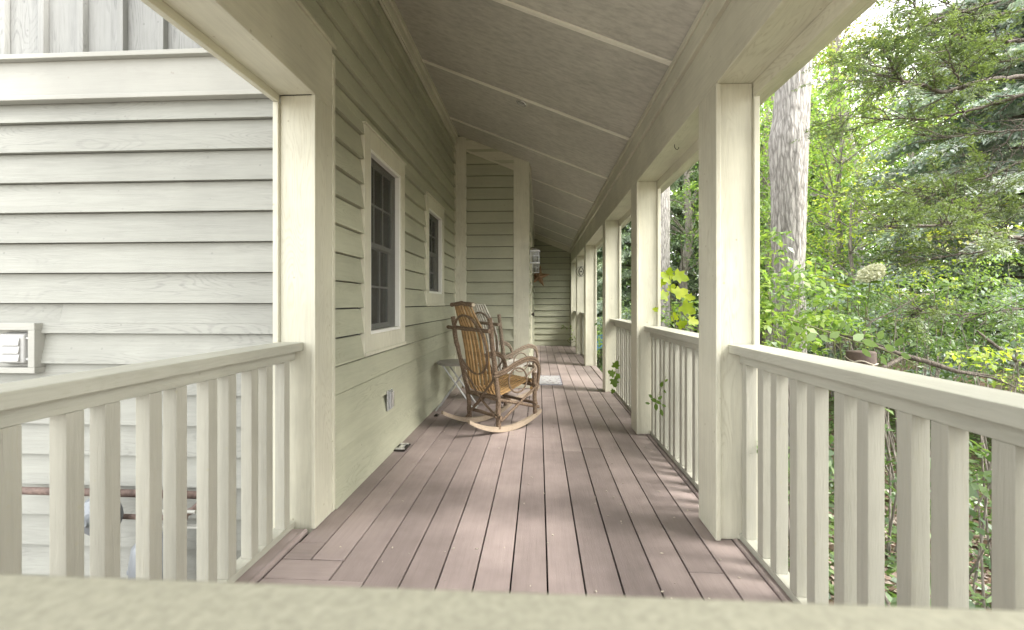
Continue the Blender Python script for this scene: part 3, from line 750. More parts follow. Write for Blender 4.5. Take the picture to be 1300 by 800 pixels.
# gas meter
gm = empty('gas_meter', (-1.95, 2.0, -.1), 'grey gas meter with regulator and rusty pipes behind the left railing', 'gas meter')
m = MB(); Mx = Matrix.Translation((-1.90, 1.99, -.08)); 
m.lathe([(.085, -.17), (.105, -.15), (.11, -.02), (.112, 0), (.11, .02), (.10, .09), (.07, .125), (.02, .135)], 28, Mx @ Matrix.Diagonal((1, .8, 1, 1))); m.box(-1.99, -1.81, 1.93, 2.05, -.095, -.075); part(m, 'body', M_grey, gm, .003)
m = MB(); m.box(-1.965, -1.865, 1.875, 1.915, -.20, -.12); part(m, 'index_box', M_grey, gm, .006)
m = MB(); m.lathe([(.012, 0), (.012, .006)], 14, Matrix.Translation((-1.90, 1.874, -.15)) @ Matrix.Rotation(R(90), 4, 'X')); part(m, 'dial', M_red, gm)
m = MB(); m.tube([(-2.75, 2.14, .175), (-1.74, 2.14, .175), (-1.74, 2.25, .175)], .018, 12, jit=.03); m.tube([(-2.35, 2.05, .105), (-1.86, 2.05, .105)], .012, 10); m.tube([(-1.965, 1.99, .0), (-1.965, 1.99, .075), (-1.965, 2.04, .105)], .016, 10); m.tube([(-1.84, 1.99, .0), (-1.84, 1.99, .075), (-1.84, 2.04, .105)], .016, 10)
m.tube([(-2.16, 2.05, .105), (-2.16, 2.05, -.75)], .018, 10)
m.tube([(-1.86, 2.05, .105), (-1.80, 2.08, .13), (-1.77, 2.14, .172)], .016, 10); part(m, 'pipework', M_rust, gm)
m = MB(); m.lathe([(.026, -.04), (.026, -.018), (.034, -.016), (.034, .016), (.026, .018), (.026, .04)], 12, Matrix.Translation((-1.86, 2.05, .105)) @ Matrix.Rotation(R(90), 4, 'Y')); part(m, 'union', M_rust, gm)
m = MB(); m.lathe([(.03, -.05), (.085, -.03), (.09, -.004), (.095, 0), (.09, .004), (.08, .03), (.03, .05), (.018, .08)], 24, Matrix.Translation((-2.16, 1.98, .14)) @ Matrix.Rotation(R(90), 4, 'X')); m.tube([(-2.16, 1.98, .14), (-2.16, 1.98, .25)], .02, 12); part(m, 'regulator', M_grey, gm, .002)
m = MB(); m.tube([(-1.98, 2.03, .145), (-1.75, 2.03, .145)], .008, 8); m.box(-2.0, -1.72, 2.02, 2.05, .073, .079); part(m, 'mounting_bar', M_white_x, gm)
gm.location.x += .19
# hook under the beam
m = MB(); hx, hy = .865, 3.02
m.tube([(hx, hy, 2.108), (hx, hy, 2.09), (hx + .008, hy, 2.078), (hx + .018, hy, 2.074), (hx + .026, hy, 2.082), (hx + .026, hy, 2.090)], .0022, 6); o = m.build('cup_hook', M_iron); tag(o, 'tiny dark metal hook screwed under the right hand beam', 'hook')
# wire ornament on post five
wo = empty('wire_wreath', (.90, 9.98, 1.77), 'round grey wire ornament hanging on the fifth porch post', 'wall decoration')
for k, (rr, tl) in enumerate(((.105, 0), (.085, .9), (.07, -.8), (.10, 1.25))):
    m = MB(); m.tube([(.90 + rr * math.cos(a) * math.cos(tl), 9.965 - rr * math.cos(a) * math.sin(tl) * .25, 1.77 + rr * math.sin(a)) for a in [2 * math.pi * j / 28 for j in range(28)]], .0035, 6, closed=True); part(m, 'ring', M_iron, wo)
m = MB(); m.lathe([(.001, -.02), (.018, -.01), (.018, .01), (.001, .02)], 12, Matrix.Translation((.90, 9.965, 1.77))); part(m, 'centre_ball', M_iron, wo)

# ------------------------------------------------------------------ ground
GZ = -.78
def gh(x, y):
    r = max(0.0, x - 5.0); h = GZ + .10 * r - .0006 * r * r * (1 if r < 80 else 80 / r)
    if r > 80: h = GZ + 4.2
    return h + .05 * math.sin(x * 1.3 + y * .7) * min(1, max(0, x - 1.5)) * .6
def groundmat():
    m, t, out = nt('forest_floor'); L = t.links
    geo = N(t, 'ShaderNodeNewGeometry')
    n = N(t, 'ShaderNodeTexNoise', Scale=14.0, Detail=8.0, Roughness=.7); L.new(geo.outputs['Position'], n.inputs['Vector'])
    v = N(t, 'ShaderNodeTexVoronoi', Scale=26.0); L.new(geo.outputs['Position'], v.inputs['Vector'])
    n2 = N(t, 'ShaderNodeTexNoise', Scale=.6, Detail=4.0); L.new(geo.outputs['Position'], n2.inputs['Vector'])
    a = ramp(t, n.outputs[0], [(.3, (.05, .032, .022)), (.5, (.13, .085, .06)), (.7, (.24, .18, .14))])
    cc = N(t, 'ShaderNodeSeparateColor'); L.new(v.outputs['Color'], cc.inputs[0])
    b = ramp(t, cc.outputs[0], [(0, (.55, .5, .45)), (1, (1.2, 1.1, 1.0))])
    a = mixc(t, 1.0, a, b, 'MULTIPLY')
    gr = ramp(t, n2.outputs[0], [(.48, g3(0)), (.62, g3(.75))]); a = mixc(t, gr, a, (.07, .11, .03))
    bs = N(t, 'ShaderNodeBsdfPrincipled', Roughness=.9); L.new(a, bs.inputs['Base Color'])
    bp = N(t, 'ShaderNodeBump', Strength=.8, Distance=.04); L.new(n.outputs[0], bp.inputs['Height']); L.new(bp.outputs[0], bs.inputs['Normal'])
    L.new(bs.outputs[0], out.inputs[0]); return m
xs_ = sorted(set([-400, -200, -100, -50, -25, -12, -6] + [-3 + i * .5 for i in range(50)] + [22 + i * 4 for i in range(15)] + [90, 120, 200, 400]))
ys_ = sorted(set([-400, -200, -100, -50, -25, -12] + [-6 + i * .75 for i in range(50)] + [32 + i * 5 for i in range(12)] + [120, 200, 400]))
me = bpy.data.meshes.new('ground'); nx, ny = len(xs_), len(ys_)
me.from_pydata([(x, y, gh(x, y)) for y in ys_ for x in xs_], [], [(j * nx + i, j * nx + i + 1, (j + 1) * nx + i + 1, (j + 1) * nx + i) for j in range(ny - 1) for i in range(nx - 1)])
me.materials.append(groundmat()); me.polygons.foreach_set('use_smooth', [True] * len(me.polygons))
go = bpy.data.objects.new('ground', me); COL.objects.link(go); tag(go, kind='structure')

m = MB(); m.box(-14, -1.75, -14, 1.6, GZ - .1, GZ + .075)  # pale slab added to bounce light onto the left railing and outer wall
def bounce_slab_mat():
    mm, t, out = nt('bounce_slab_pale'); L = t.links; geo = N(t, 'ShaderNodeNewGeometry')
    n = N(t, 'ShaderNodeTexNoise', Scale=1.4, Detail=9.0, Roughness=.7); L.new(geo.outputs['Position'], n.inputs['Vector'])
    c = ramp(t, n.outputs[0], [(.3, (.24, .235, .22)), (.7, (.34, .33, .31))]); b = N(t, 'ShaderNodeBsdfPrincipled', Roughness=.85); L.new(c, b.inputs['Base Color']); L.new(b.outputs[0], out.inputs[0]); return mm
o = m.build('bounce_slab', bounce_slab_mat(), None, .01); tag(o, kind='structure')

# ------------------------------------------------------------------ camera numbers (also used to place what grows outside)
FPX = 590.0; CX, CY, CH = 650.0, 385.0, 1.095
TH = math.atan(34 / FPX)
def at(px, py, y):
    """the world point on the line of sight through photo pixel (px, py) at distance y along the porch"""
    u = (px - CX) / FPX; v = (CY - py) / FPX
    dx = -math.sin(TH) + u * math.cos(TH); dy = math.cos(TH) + u * math.sin(TH)
    t = y / dy; return Vector((dx * t, y, CH + v * t))

# ------------------------------------------------------------------ foliage
rng = np.random.default_rng(7)
def norm(a): return a / np.maximum(np.linalg.norm(a, axis=1, keepdims=True), 1e-6)
def leaf_object(name, C, D, Nn, Ln, Wd, mat, parent, origin):
    """every leaf is a small folded diamond of its own"""
    n = len(C); C = C - np.array(origin)
    D = norm(D); Sd = norm(np.cross(Nn, D)); U = np.cross(D, Sd)
    Ln = Ln[:, None]; Wd = Wd[:, None]
    v = np.empty((n, 4, 3)); v[:, 0] = C; v[:, 1] = C + D * Ln * .45 + Sd * Wd * .5 + U * Wd * .12
    v[:, 2] = C + D * Ln - U * Ln * .08; v[:, 3] = C + D * Ln * .45 - Sd * Wd * .5 + U * Wd * .12
    me = bpy.data.meshes.new(name)
    me.vertices.add(n * 4); me.vertices.foreach_set('co', v.reshape(-1))
    me.loops.add(n * 4); me.loops.foreach_set('vertex_index', np.arange(n * 4, dtype=np.int32))
    me.polygons.add(n); me.polygons.foreach_set('loop_start', np.arange(0, n * 4, 4, dtype=np.int32))
    me.polygons.foreach_set('loop_total', np.full(n, 4, dtype=np.int32))
    me.update(calc_edges=True); me.validate()
    me.materials.append(mat)
    o = bpy.data.objects.new(name, me); COL.objects.link(o)
    if parent: o.parent = parent
    else: o.location = origin
    return o
def disc_clumps(centres, rad, per, leaf, flat=.22, droop=.25, aspect=.5, r=rng):
    """flattish sprays of leaves round each centre"""
    C = []; D = []; Nn = []; Ln = []
    for c, cr in zip(centres, rad):
        n = int(per * (cr ** 1.6) * r.uniform(.7, 1.2)) + 4
        a = r.uniform(0, 2 * math.pi, n); q = np.sqrt(r.uniform(0, 1, n)) * cr
        tilt = r.normal(0, .22, 2)
        p = np.stack([np.cos(a) * q, np.sin(a) * q, r.normal(0, flat * cr * .35, n)], 1)
        p[:, 2] += p[:, 0] * tilt[0] + p[:, 1] * tilt[1] - droop * q * q / cr
        C.append(c + p)
        d = np.stack([np.cos(a), np.sin(a), -.35 + r.normal(0, .25, n)], 1) + r.normal(0, .55, (n, 3)); D.append(d)
        Nn.append(np.stack([r.normal(0, .35, n), r.normal(0, .35, n), np.ones(n)], 1)); Ln.append(leaf * r.uniform(.6, 1.25, n))
    C = np.concatenate(C); D = np.concatenate(D); Nn = np.concatenate(Nn); Ln = np.concatenate(Ln)
    return C, D, Nn, Ln, Ln * aspect
def trunk_pts(base, top, k=7, wob=.05, rnd=random):
    b = Vector(base); t = Vector(top); L = (t - b).length
    return [b.lerp(t, i / k) + (Vector((rnd.uniform(-1, 1), rnd.uniform(-1, 1), 0)) * wob * L * .1 if 0 < i < k else Vector()) for i in range(k + 1)]

def broadleaf(name, label, x, y, h, rx, rz, r0, mat, leaf=.10, nc=90, per=150, bark=None, group='broadleaf trees in the wood beside the porch', seed=1, zc=None, lean=(0, 0), cat='tree', cr=(.45, .95)):
    r = np.random.default_rng(seed); rnd = random.Random(seed)
    gz = gh(x, y) - .1
    root = empty(name, (x, y, gz), label, cat, group)
    top = Vector((x + lean[0], y + lean[1], h - rz * .25)); base = Vector((x, y, gz))
    T = trunk_pts(base, top, 9, .12, rnd)
    m = MB(); m.tube(T, [r0 * (1.25 if i == 0 else 1 - .75 * i / 9) for i in range(10)], 12, jit=.06, rnd=rnd)
    zc = zc if zc is not None else h - rz
    cen = Vector((x + lean[0] * .8, y + lean[1] * .8, zc))
    cs = []
    while len(cs) < nc:
        p = r.uniform(-1, 1, 3); q = np.linalg.norm(p)
        if q > 1 or q < .25: continue
        if r.uniform() > .35 + .65 * q: continue
        cs.append((cen.x + p[0] * rx, cen.y + p[1] * rx, cen.z + p[2] * rz))
    cs = np.array(cs); cr_ = r.uniform(cr[0], cr[1], nc)
    for c in cs[::3]:
        c = Vector(c); tpar = min(.95, max(.2, (c.z - .25 * (cen - c).length - gz) / (top.z - gz)))
        s = T[min(9, int(tpar * 9))]; mid = s.lerp(c, .5) + Vector((0, 0, .12 * (c - s).length * rnd.uniform(-.3, .8)))
        rr = max(.012, r0 * .22 * (1 - tpar * .5)); m.tube([s, s.lerp(mid, .5) + Vector((0, 0, .03)), mid, c], [rr, rr * .8, rr * .6, rr * .25], 6, cap=False)
    part(m, 'trunk', bark or M_bark, root)
    leaf_object('crown', *disc_clumps(cs, cr_, per, leaf, r=r), mat, root, (x, y, gz))
    return root

def sprays(starts, dirs, L, tw, ql, qw, r, gap=.5, ang=.85, nt_=9, nq=4, droop=.25):
    """needle sprays: a twig with side twiglets, each carrying narrow leaf strips"""
    C = []; D = []; Nn = []; Ln = []
    for s, d in zip(starts, dirs):
        d = d / np.linalg.norm(d); side = np.cross(d, [0, 0, 1.0]); side /= max(1e-6, np.linalg.norm(side))
        up = np.cross(side, d) + r.normal(0, .25, 3); l = L * r.uniform(.6, 1.3)
        for i in range(nt_):
            t = (i + r.uniform(.0, .8)) / nt_; p = s + d * l * t + np.array([0, 0, -droop * l * t * t])
            for sg in (-1, 1):
                if r.uniform() < gap * .25: continue
                dd = d * math.cos(ang) + side * sg * math.sin(ang) + r.normal(0, .16, 3); w = tw * (1 - t * .65) * r.uniform(.6, 1.2)
                k = np.arange(nq) / nq
                C.append(p + dd * (k[:, None] * w) + r.normal(0, ql * .15, (nq, 3))); 
                D.append(np.tile(dd, (nq, 1)) + r.normal(0, .35, (nq, 3)) + np.array([0, 0, -.15])); Nn.append(np.tile(up, (nq, 1)) + r.normal(0, .3, (nq, 3))); Ln.append(ql * r.uniform(.7, 1.3, nq))
    C = np.concatenate(C); D = np.concatenate(D); Nn = np.concatenate(Nn); Ln = np.concatenate(Ln)
    return C, D, Nn, Ln, Ln * (qw / ql)

def conifer(name, label, x, y, h, rb, mat, z0=.2, seed=1, nb=90, per=16, L=.38, tw=.16, ql=.06, qw=.02, r0=.16, group='evergreens in the wood beside the porch', droop=.25, azr=None, cat='evergreen tree'):
    r = np.random.default_rng(seed); rnd = random.Random(seed); gz = gh(x, y) - .1
    root = empty(name, (x, y, gz), label, cat, group)
    m = MB(); m.tube(trunk_pts((x, y, gz), (x, y, h), 8, .03, rnd), [r0 * (1 - .9 * i / 8) for i in range(9)], 10, jit=.05, rnd=rnd)
    st = []; di = []
    for i in range(nb):
        f = i / nb; z = z0 + (h - z0) * (f ** 1.05); az = i * 2.399 + rnd.uniform(-.3, .3)
        if azr and not (azr[0] <= (az % (2 * math.pi)) <= azr[1]): continue
        l = rb * (1 - f) ** .8 * rnd.uniform(.75, 1.1) + .15
        d = np.array([math.cos(az), math.sin(az), .12]); pts = []
        for k in range(7):
            t = k / 6; pts.append(Vector((x + d[0] * l * t, y + d[1] * l * t, z + l * (.18 * t - droop * 1.3 * t * t))))
        m.tube(pts, [max(.006, r0 * .16 * (1 - t / 6.5)) for t in range(7)], 5, cap=False)
        for j in range(per):
            t = .18 + .82 * (j + r.uniform()) / per; k = min(5, int(t * 6)); p = pts[k].lerp(pts[k + 1], t * 6 - k)
            sg = 1 if j % 2 else -1; a2 = az + sg * (.9 - .5 * t) + r.normal(0, .15)
            st.append(np.array(p)); di.append(np.array([math.cos(a2), math.sin(a2), -.12 - .2 * r.uniform()]))
    part(m, 'trunk', M_bark_dk, root)
    leaf_object('crown', *sprays(st, di, L, tw, ql, qw, r, droop=droop), mat, root, (x, y, gz))
    return root

M_bark = barkmat('grey_bark', (.12, .105, .09), (.30, .27, .24))
M_bark_pale = barkmat('pale_grey_bark', (.13, .12, .11), (.40, .38, .36), 13, 2.0, 1.0)
M_bark_dk = barkmat('dark_bark', (.05, .04, .032), (.13, .11, .09), 20, 4, .6)
M_lf_yel = leafmat('leaf_yellow_green', (0.193, 0.263, 0.035), (0.333, 0.438, 0.061), (0.500, 0.500, 0.088), .5)
M_lf_mid = leafmat('leaf_fresh_green', (0.088, 0.158, 0.035), (0.175, 0.280, 0.061), (0.333, 0.438, 0.105), .45)
M_lf_grn = leafmat('leaf_deep_green', (0.048, 0.097, 0.029), (0.097, 0.161, 0.048), (0.177, 0.258, 0.081), .4)
M_lf_dk = leafmat('leaf_dark_green', (0.069, 0.126, 0.063), (0.143, 0.220, 0.111), (0.252, 0.347, 0.189), .3)
M_lf_olive = leafmat('leaf_olive_rust', (0.126, 0.112, 0.035), (0.210, 0.210, 0.056), (0.308, 0.266, 0.084), .45)
M_needle_blue = leafmat('needle_silver_green', (0.213, 0.284, 0.236), (0.401, 0.495, 0.425), (0.600, 0.600, 0.600), .2, .08)
M_needle_dk = leafmat('needle_hemlock', (0.053, 0.079, 0.035), (0.105, 0.140, 0.053), (0.193, 0.245, 0.079), .35, .05, 1.2)
M_needle_grey = leafmat('needle_dusty_green', (0.158, 0.206, 0.158), (0.286, 0.350, 0.270), (0.476, 0.540, 0.412), .25)

# the two big pale trunks
def big_tree(label, px, y, wpx, pts_px, h, seed, mat, crown):
    rnd = random.Random(seed); c = at(px, 385, y); gz = gh(c.x, y) - .1
    root = empty('tall_tree', (c.x, y, gz), label, 'tree', 'tall trees with pale grey trunks')
    P = [Vector((c.x, y, gz)), Vector((c.x, y, .3))]
    Rr = [wpx / 2 / FPX * y * 1.35, wpx / 2 / FPX * y * 1.05]
    for (qx, qy, qw) in pts_px:
        P.append(at(qx, qy, y)); Rr.append(qw / 2 / FPX * y)
    last = P[-1]; P += [last.lerp(Vector((last.x + .2, y, h)), t) for t in (.3, .65, 1)]; Rr += [Rr[-1] * k for k in (.9, .6, .25)]
    # dense rings with ridged bark relief
    Q = []; W = []
    for i in range(len(P) - 1):
        k = max(2, int((P[i + 1] - P[i]).length / .05)) if i < len(P) - 4 else 12
        for j in range(k): Q.append(P[i].lerp(P[i + 1], j / k)); W.append(Rr[i] + (Rr[i + 1] - Rr[i]) * j / k)
    Q.append(P[-1]); W.append(Rr[-1])
    m = MB(); n = 56; ph = [rnd.uniform(0, 6.28) for _ in range(12)]
    vs = []
    for i, (q, w) in enumerate(zip(Q, W)):
        for k in range(n):
            a = 2 * math.pi * k / n; z = q.z
            rd_ = .030 * math.sin(a * 13 + ph[0] + 1.6 * math.sin(z * 2.3 + ph[1] + a)) + .022 * math.sin(a * 21 + ph[2] + 2.2 * math.sin(z * 3.7 + ph[3])) + .025 * math.sin(a * 3 + z * 1.1 + ph[4]) + rnd.uniform(-.022, .022)
            vs.append(q + Vector((math.cos(a), math.sin(a), 0)) * w * (1 + rd_))
    fs = [(i * n + k, i * n + (k + 1) % n, (i + 1) * n + (k + 1) % n, (i + 1) * n + k) for i in range(len(Q) - 1) for k in range(n)]
    m.add(vs, fs, True)
    for k in range(9):
        z0 = P[-3].lerp(P[-1], rnd.uniform(0, .9)); a = rnd.uniform(0, 6.28); e = z0 + Vector((math.cos(a) * 1.6, math.sin(a) * 1.6, 1.1)); m.tube([z0, z0.lerp(e, .5) + Vector((0, 0, .2)), e], [.07, .05, .02], 7)
    part(m, 'trunk', M_bark_pale, root)
    r = np.random.default_rng(seed); cs = np.array([(last.x + a * 1.8, y + b * 1.8, h - .6 + c_ * 1.2) for a, b, c_ in r.uniform(-1, 1, (26, 3))])
    leaf_object('crown', *disc_clumps(cs, r.uniform(.4, .8, 26), 120, .11, r=r), crown, root, (c.x, y, gz))
big_tree('massive pale grey ridged trunk rising just behind the nearest porch post', 1002, 6.0, 36,
         [(1001, 345, 34), (1001, 290, 37), (1002, 240, 38), (1001, 200, 41), (1001, 178, 43), (1004, 150, 39), (1007, 100, 38), (1009, 60, 38)], 8.5, 3, M_lf_mid, M_lf_mid)
big_tree('pale grey trunk seen through the second bay, beyond the grape vine', 836, 9.6, 27,
         [(836, 300, 26), (836, 240, 26), (837, 200, 26)], 9.0, 5, M_lf_mid, M_lf_grn)
c = at(1096, 60, 13.5)
broadleaf('slender_tree', 'slender bare topped trunk high against the sky gap', c.x + .25, 13.5, 10.2, .9, .8, .16, M_lf_olive, nc=12, per=60, bark=M_bark_pale, seed=8, lean=(-1.1, 0), zc=8.3)

# broadleaf understory and wood
B = broadleaf
B('maple_tree', 'bright green layered maple right of the big pale trunk', 5.7, 9.2, 5.6, 2.0, 2.4, .09, M_lf_mid, leaf=.085, nc=150, per=150, seed=21, zc=3.3)
B('maple_tree', 'yellow green maple low behind the hydrangea bloom', 4.9, 7.6, 3.0, 1.5, 1.3, .06, M_lf_yel, leaf=.07, nc=70, per=150, seed=22, zc=1.9, cr=(.35, .7))
B('maple_tree', 'green maple in front of the blue spruce at the right edge', 6.4, 6.0, 2.2, 1.6, 1.0, .05, M_lf_mid, leaf=.06, nc=70, per=190, seed=23, zc=1.0, cr=(.3, .6))
B('beech_tree', 'olive and rust tinged tree above and right of the big trunk', 7.6, 12.5, 9.4, 2.0, 2.6, .14, M_lf_olive, leaf=.10, nc=70, per=110, seed=24, zc=6.6)
B('beech_tree', 'leafy tree directly behind the big pale trunk', 5.6, 11.5, 6.8, 2.0, 2.9, .14, M_lf_mid, leaf=.10, nc=110, per=110, seed=25, zc=4.4)
B('beech_tree', 'deep green tree between the porch posts beyond the second pale trunk', 4.2, 13.5, 8.6, 2.1, 4.0, .16, M_lf_grn, leaf=.10, nc=150, per=120, seed=26, zc=4.4)
B('oak_tree', 'tall distant oak behind the maples, left of the sky gap', 9.2, 17, 11.0, 3.2, 4.8, .2, M_lf_mid, leaf=.14, nc=130, per=80, seed=27, zc=5.6, cr=(.6, 1.2))
B('oak_tree', 'distant oak filling the low view under the sky gap', 13.8, 18, 9.5, 3.4, 4.4, .2, M_lf_grn, leaf=.14, nc=130, per=80, seed=28, zc=5.0, cr=(.6, 1.2))
B('oak_tree', 'distant tall oak at the right edge of the wood', 18.0, 18, 14.5, 4.0, 6.0, .25, M_lf_mid, leaf=.15, nc=150, per=80, seed=29, zc=7.6, cr=(.7, 1.3))
B('oak_tree', 'distant oak seen past the big trunk on its left', 7.2, 22, 13.5, 3.4, 6.4, .2, M_lf_grn, leaf=.15, nc=150, per=80, seed=30, zc=6.6, cr=(.7, 1.3))
B('oak_tree', 'farthest oak glimpsed between the porch posts', 10.5, 29, 16, 5.0, 7.5, .25, M_lf_mid, leaf=.2, nc=160, per=60, seed=31, zc=8, cr=(.8, 1.6))
B('oak_tree', 'broad oak deep in the wood behind the blue spruce', 22, 25, 15, 5.5, 7, .25, M_lf_grn, leaf=.2, nc=160, per=60, seed=32, zc=8, cr=(.8, 1.6))
B('oak_tree', 'pale green oak deep in the wood behind the sky gap', 17, 27, 11.5, 5.0, 5.5, .25, M_lf_mid, leaf=.2, nc=160, per=60, seed=33, zc=6, cr=(.8, 1.6))
B('maple_tree', 'low dark maple behind the near shrubs at the far right', 8.5, 8.4, 3.4, 1.8, 1.6, .07, M_lf_grn, leaf=.07, nc=80, per=150, seed=34, zc=1.9)
B('oak_tree', 'tall airy oak whose crown shows above the maples near the beam corner', 10.6, 15.5, 12.5, 2.0, 3.6, .16, M_lf_olive, leaf=.12, nc=90, per=80, seed=35, zc=8.6, lean=(-1.6, 0), cr=(.5, 1.0))
B('beech_tree', 'green beech filling the gap left of the big pale trunk', 6.9, 14.5, 10.5, 2.0, 4.6, .15, M_lf_mid, leaf=.11, nc=130, per=90, seed=36, zc=5.8)
B('added_shade_tree', 'unseen leafy tree added to shade the front right corner of the porch', 4.6, -.6, 5.6, 1.7, 1.7, .10, M_lf_grn, leaf=.10, nc=120, per=190, seed=37, zc=3.7)  # added out of view to block sun from the near deck and rail
# evergreens
CF = conifer
CF('blue_spruce', 'silvery blue spruce with layered drooping branches at the right', 7.2, 7.0, 7.0, 2.9, M_needle_blue, z0=.3, seed=41, nb=120, per=30, L=.42, tw=.17, ql=.085, qw=.034, r0=.15, droop=.22)
CF('spruce_tree', 'dark spruce beyond the open gap in the railing', 3.1, 15.2, 9.5, 2.0, M_needle_grey, z0=-.2, seed=42, nb=110, per=18, L=.5, tw=.22, ql=.11, qw=.035)
CF('spruce_tree', 'tall dusty spruce left of the second pale trunk', 5.2, 17.5, 11.5, 2.4, M_needle_grey, z0=-.2, seed=43, nb=110, per=18, L=.6, tw=.26, ql=.13, qw=.04)
CF('spruce_tree', 'distant spruce near the far end of the porch', 3.0, 22, 12, 2.6, M_lf_dk, z0=-.2, seed=44, nb=100, per=16, L=.7, tw=.3, ql=.15, qw=.05)
CF('spruce_tree', 'dark spruce standing past the end wall corner', 2.2, 17.5, 8, 1.6, M_lf_dk, z0=-.2, seed=45, nb=90, per=16, L=.5, tw=.22, ql=.11, qw=.035)
CF('spruce_tree', 'shaded spruce behind the beech trees', 8.0, 15.2, 7.5, 2.4, M_lf_dk, z0=-.1, seed=46, nb=100, per=16, L=.55, tw=.25, ql=.12, qw=.04)
CF('spruce_tree', 'dusty spruce in shade at the far right', 13.0, 11.5, 9.5, 3.0, M_needle_grey, z0=.2, seed=47, nb=120, per=20, L=.6, tw=.25, ql=.12, qw=.04)

# the near hemlock whose bare dark limbs reach in from the right
hk = at(1500, 385, 3.6); gz = gh(hk.x, hk.y) - .1
root = empty('hemlock_tree', (hk.x, hk.y, gz), 'near hemlock with dark bare limbs and fine sprays reaching in from the right edge', 'evergreen tree', 'evergreens in the wood beside the porch')
m = MB(); r = np.random.default_rng(61); rnd = random.Random(61)
m.tube(trunk_pts((hk.x, hk.y, gz), (hk.x + .2, hk.y + .2, 6.5), 8, .03, rnd), [.16 * (1 - .8 * i / 8) for i in range(9)], 12, jit=.06, rnd=rnd)
limbs = [  # (distance, base radius, photo pixels from the trunk side outward, tuft density, rise)
    (3.7, .020, [(1500, 110), (1300, 97), (1245, 103), (1202, 117), (1165, 108), (1148, 103), (1133, 88), (1127, 62)], 1.0),
    (3.9, .020, [(1500, 40), (1300, 52), (1265, 53), (1232, 52), (1205, 40), (1170, 20), (1150, -5)], 1.0),
    (3.5, .014, [(1500, 80), (1300, 120), (1260, 132), (1225, 143), (1180, 150), (1135, 152), (1110, 150)], .9),
    (3.5, .016, [(1500, 320), (1300, 303), (1268, 297), (1240, 293), (1220, 286), (1180, 286), (1130, 288), (1100, 284)], .8),
    (3.5, .010, [(1220, 286), (1223, 275), (1240, 262), (1254, 240), (1250, 215)], .8),
    (3.5, .007, [(1222, 277), (1208, 264), (1196, 252)], 1.0),
    (3.8, .012, [(1500, 280), (1300, 306), (1240, 320), (1190, 327), (1150, 332)], .6),
    (3.6, .007, [(1224, 113), (1214, 96), (1206, 78), (1200, 55)], 1.0),
    (4.2, .014, [(1500, -60), (1300, -10), (1240, 10), (1190, 25), (1150, 45), (1110, 62), (1085, 75)], 1.3),
    (4.4, .012, [(1500, 60), (1300, 75), (1230, 85), (1170, 75), (1120, 95), (1075, 105)], 1.3),
    (4.0, .010, [(1500, 150), (1300, 165), (1250, 168), (1200, 175), (1160, 170)], .35),
    (4.3, .010, [(1300, 12), (1260, 20), (1225, 15), (1190, 0), (1160, -20)], 1.5),
    (3.9, .010, [(1500, 190), (1300, 205), (1250, 225), (1215, 240), (1180, 248), (1150, 250)], 1.0),
    (4.1, .012, [(1500, 230), (1300, 262), (1260, 270), (1200, 262), (1150, 262), (1120, 268)], .9),
    (4.1, .008, [(1400, 140), (1300, 150), (1270, 188), (1240, 205), (1200, 225)], .4),
    (3.9, .009, [(1500, 420), (1300, 392), (1250, 398), (1200, 400), (1150, 395)], .25),
    (4.4, .010, [(1200, 25), (1160, 60), (1120, 110), (1085, 140), (1065, 165)], 1.3),
]
st = []; di = []
DK = .43
for (yd, r0_, pp, dens) in limbs:
    dd = rnd.uniform(-.12, .12); P_ = []
    for i, (a, b) in enumerate(pp): P_.append(at(a, b, yd + dd * i + rnd.uniform(-.04, .04)))
    Q = []
    for i in range(len(P_) - 1):
        for k in range(5): Q.append(P_[i].lerp(P_[i + 1], k / 5) + Vector([rnd.uniform(-.008, .008) for _ in range(3)]))
    Q.append(P_[-1]); n_ = len(Q)
    m.tube(Q, [r0_ * (1 - .75 * i / n_) for i in range(n_)], 7, jit=.12, rnd=rnd)
    ln = sum((Q[i + 1] - Q[i]).length for i in range(n_ - 1))
    for k in range(int(ln * 26)):                                # side twigs
        i = rnd.randrange(1, n_ - 1); s = Q[i]; t = (Q[i + 1] - Q[i - 1]).normalized()
        a = rnd.uniform(0, 6.28); o_ = t.orthogonal().normalized(); o_ = (o_ * math.cos(a) + t.cross(o_) * math.sin(a)); o_.z = o_.z * .45 + .08
        e = s + (t * rnd.uniform(.5, 1.1) + o_ * rnd.uniform(.6, 1.2)) * rnd.uniform(.12, .34); mid = s.lerp(e, .5) + Vector([rnd.uniform(-.02, .02) for _ in range(3)])
        m.tube([s, mid, e], [.0036, .0026, .0012], 4, cap=False)
        e2 = mid + (o_ * .12 + t * rnd.uniform(-.1, .2)) * rnd.uniform(.4, 1.2); m.tube([mid, e2], [.002, .001], 4, cap=False)
        if rnd.random() < DK * dens * (.3 + .75 * i / n_):
            for q, (aa, bb) in enumerate(((mid, e), (s, mid), (mid, e2))):
                for _ in range(2):
                    d = (bb - aa).normalized() + Vector([rnd.uniform(-.5, .5) for _ in range(3)]); st.append(np.array(aa.lerp(bb, rnd.random()))); di.append(np.array(d))
part(m, 'trunk', M_bark_dk, root)
leaf_object('crown', *sprays(st, di, .15, .055, .021, .008, r, nt_=8, nq=4, droop=.15), M_needle_dk, root, (hk.x, hk.y, gz))

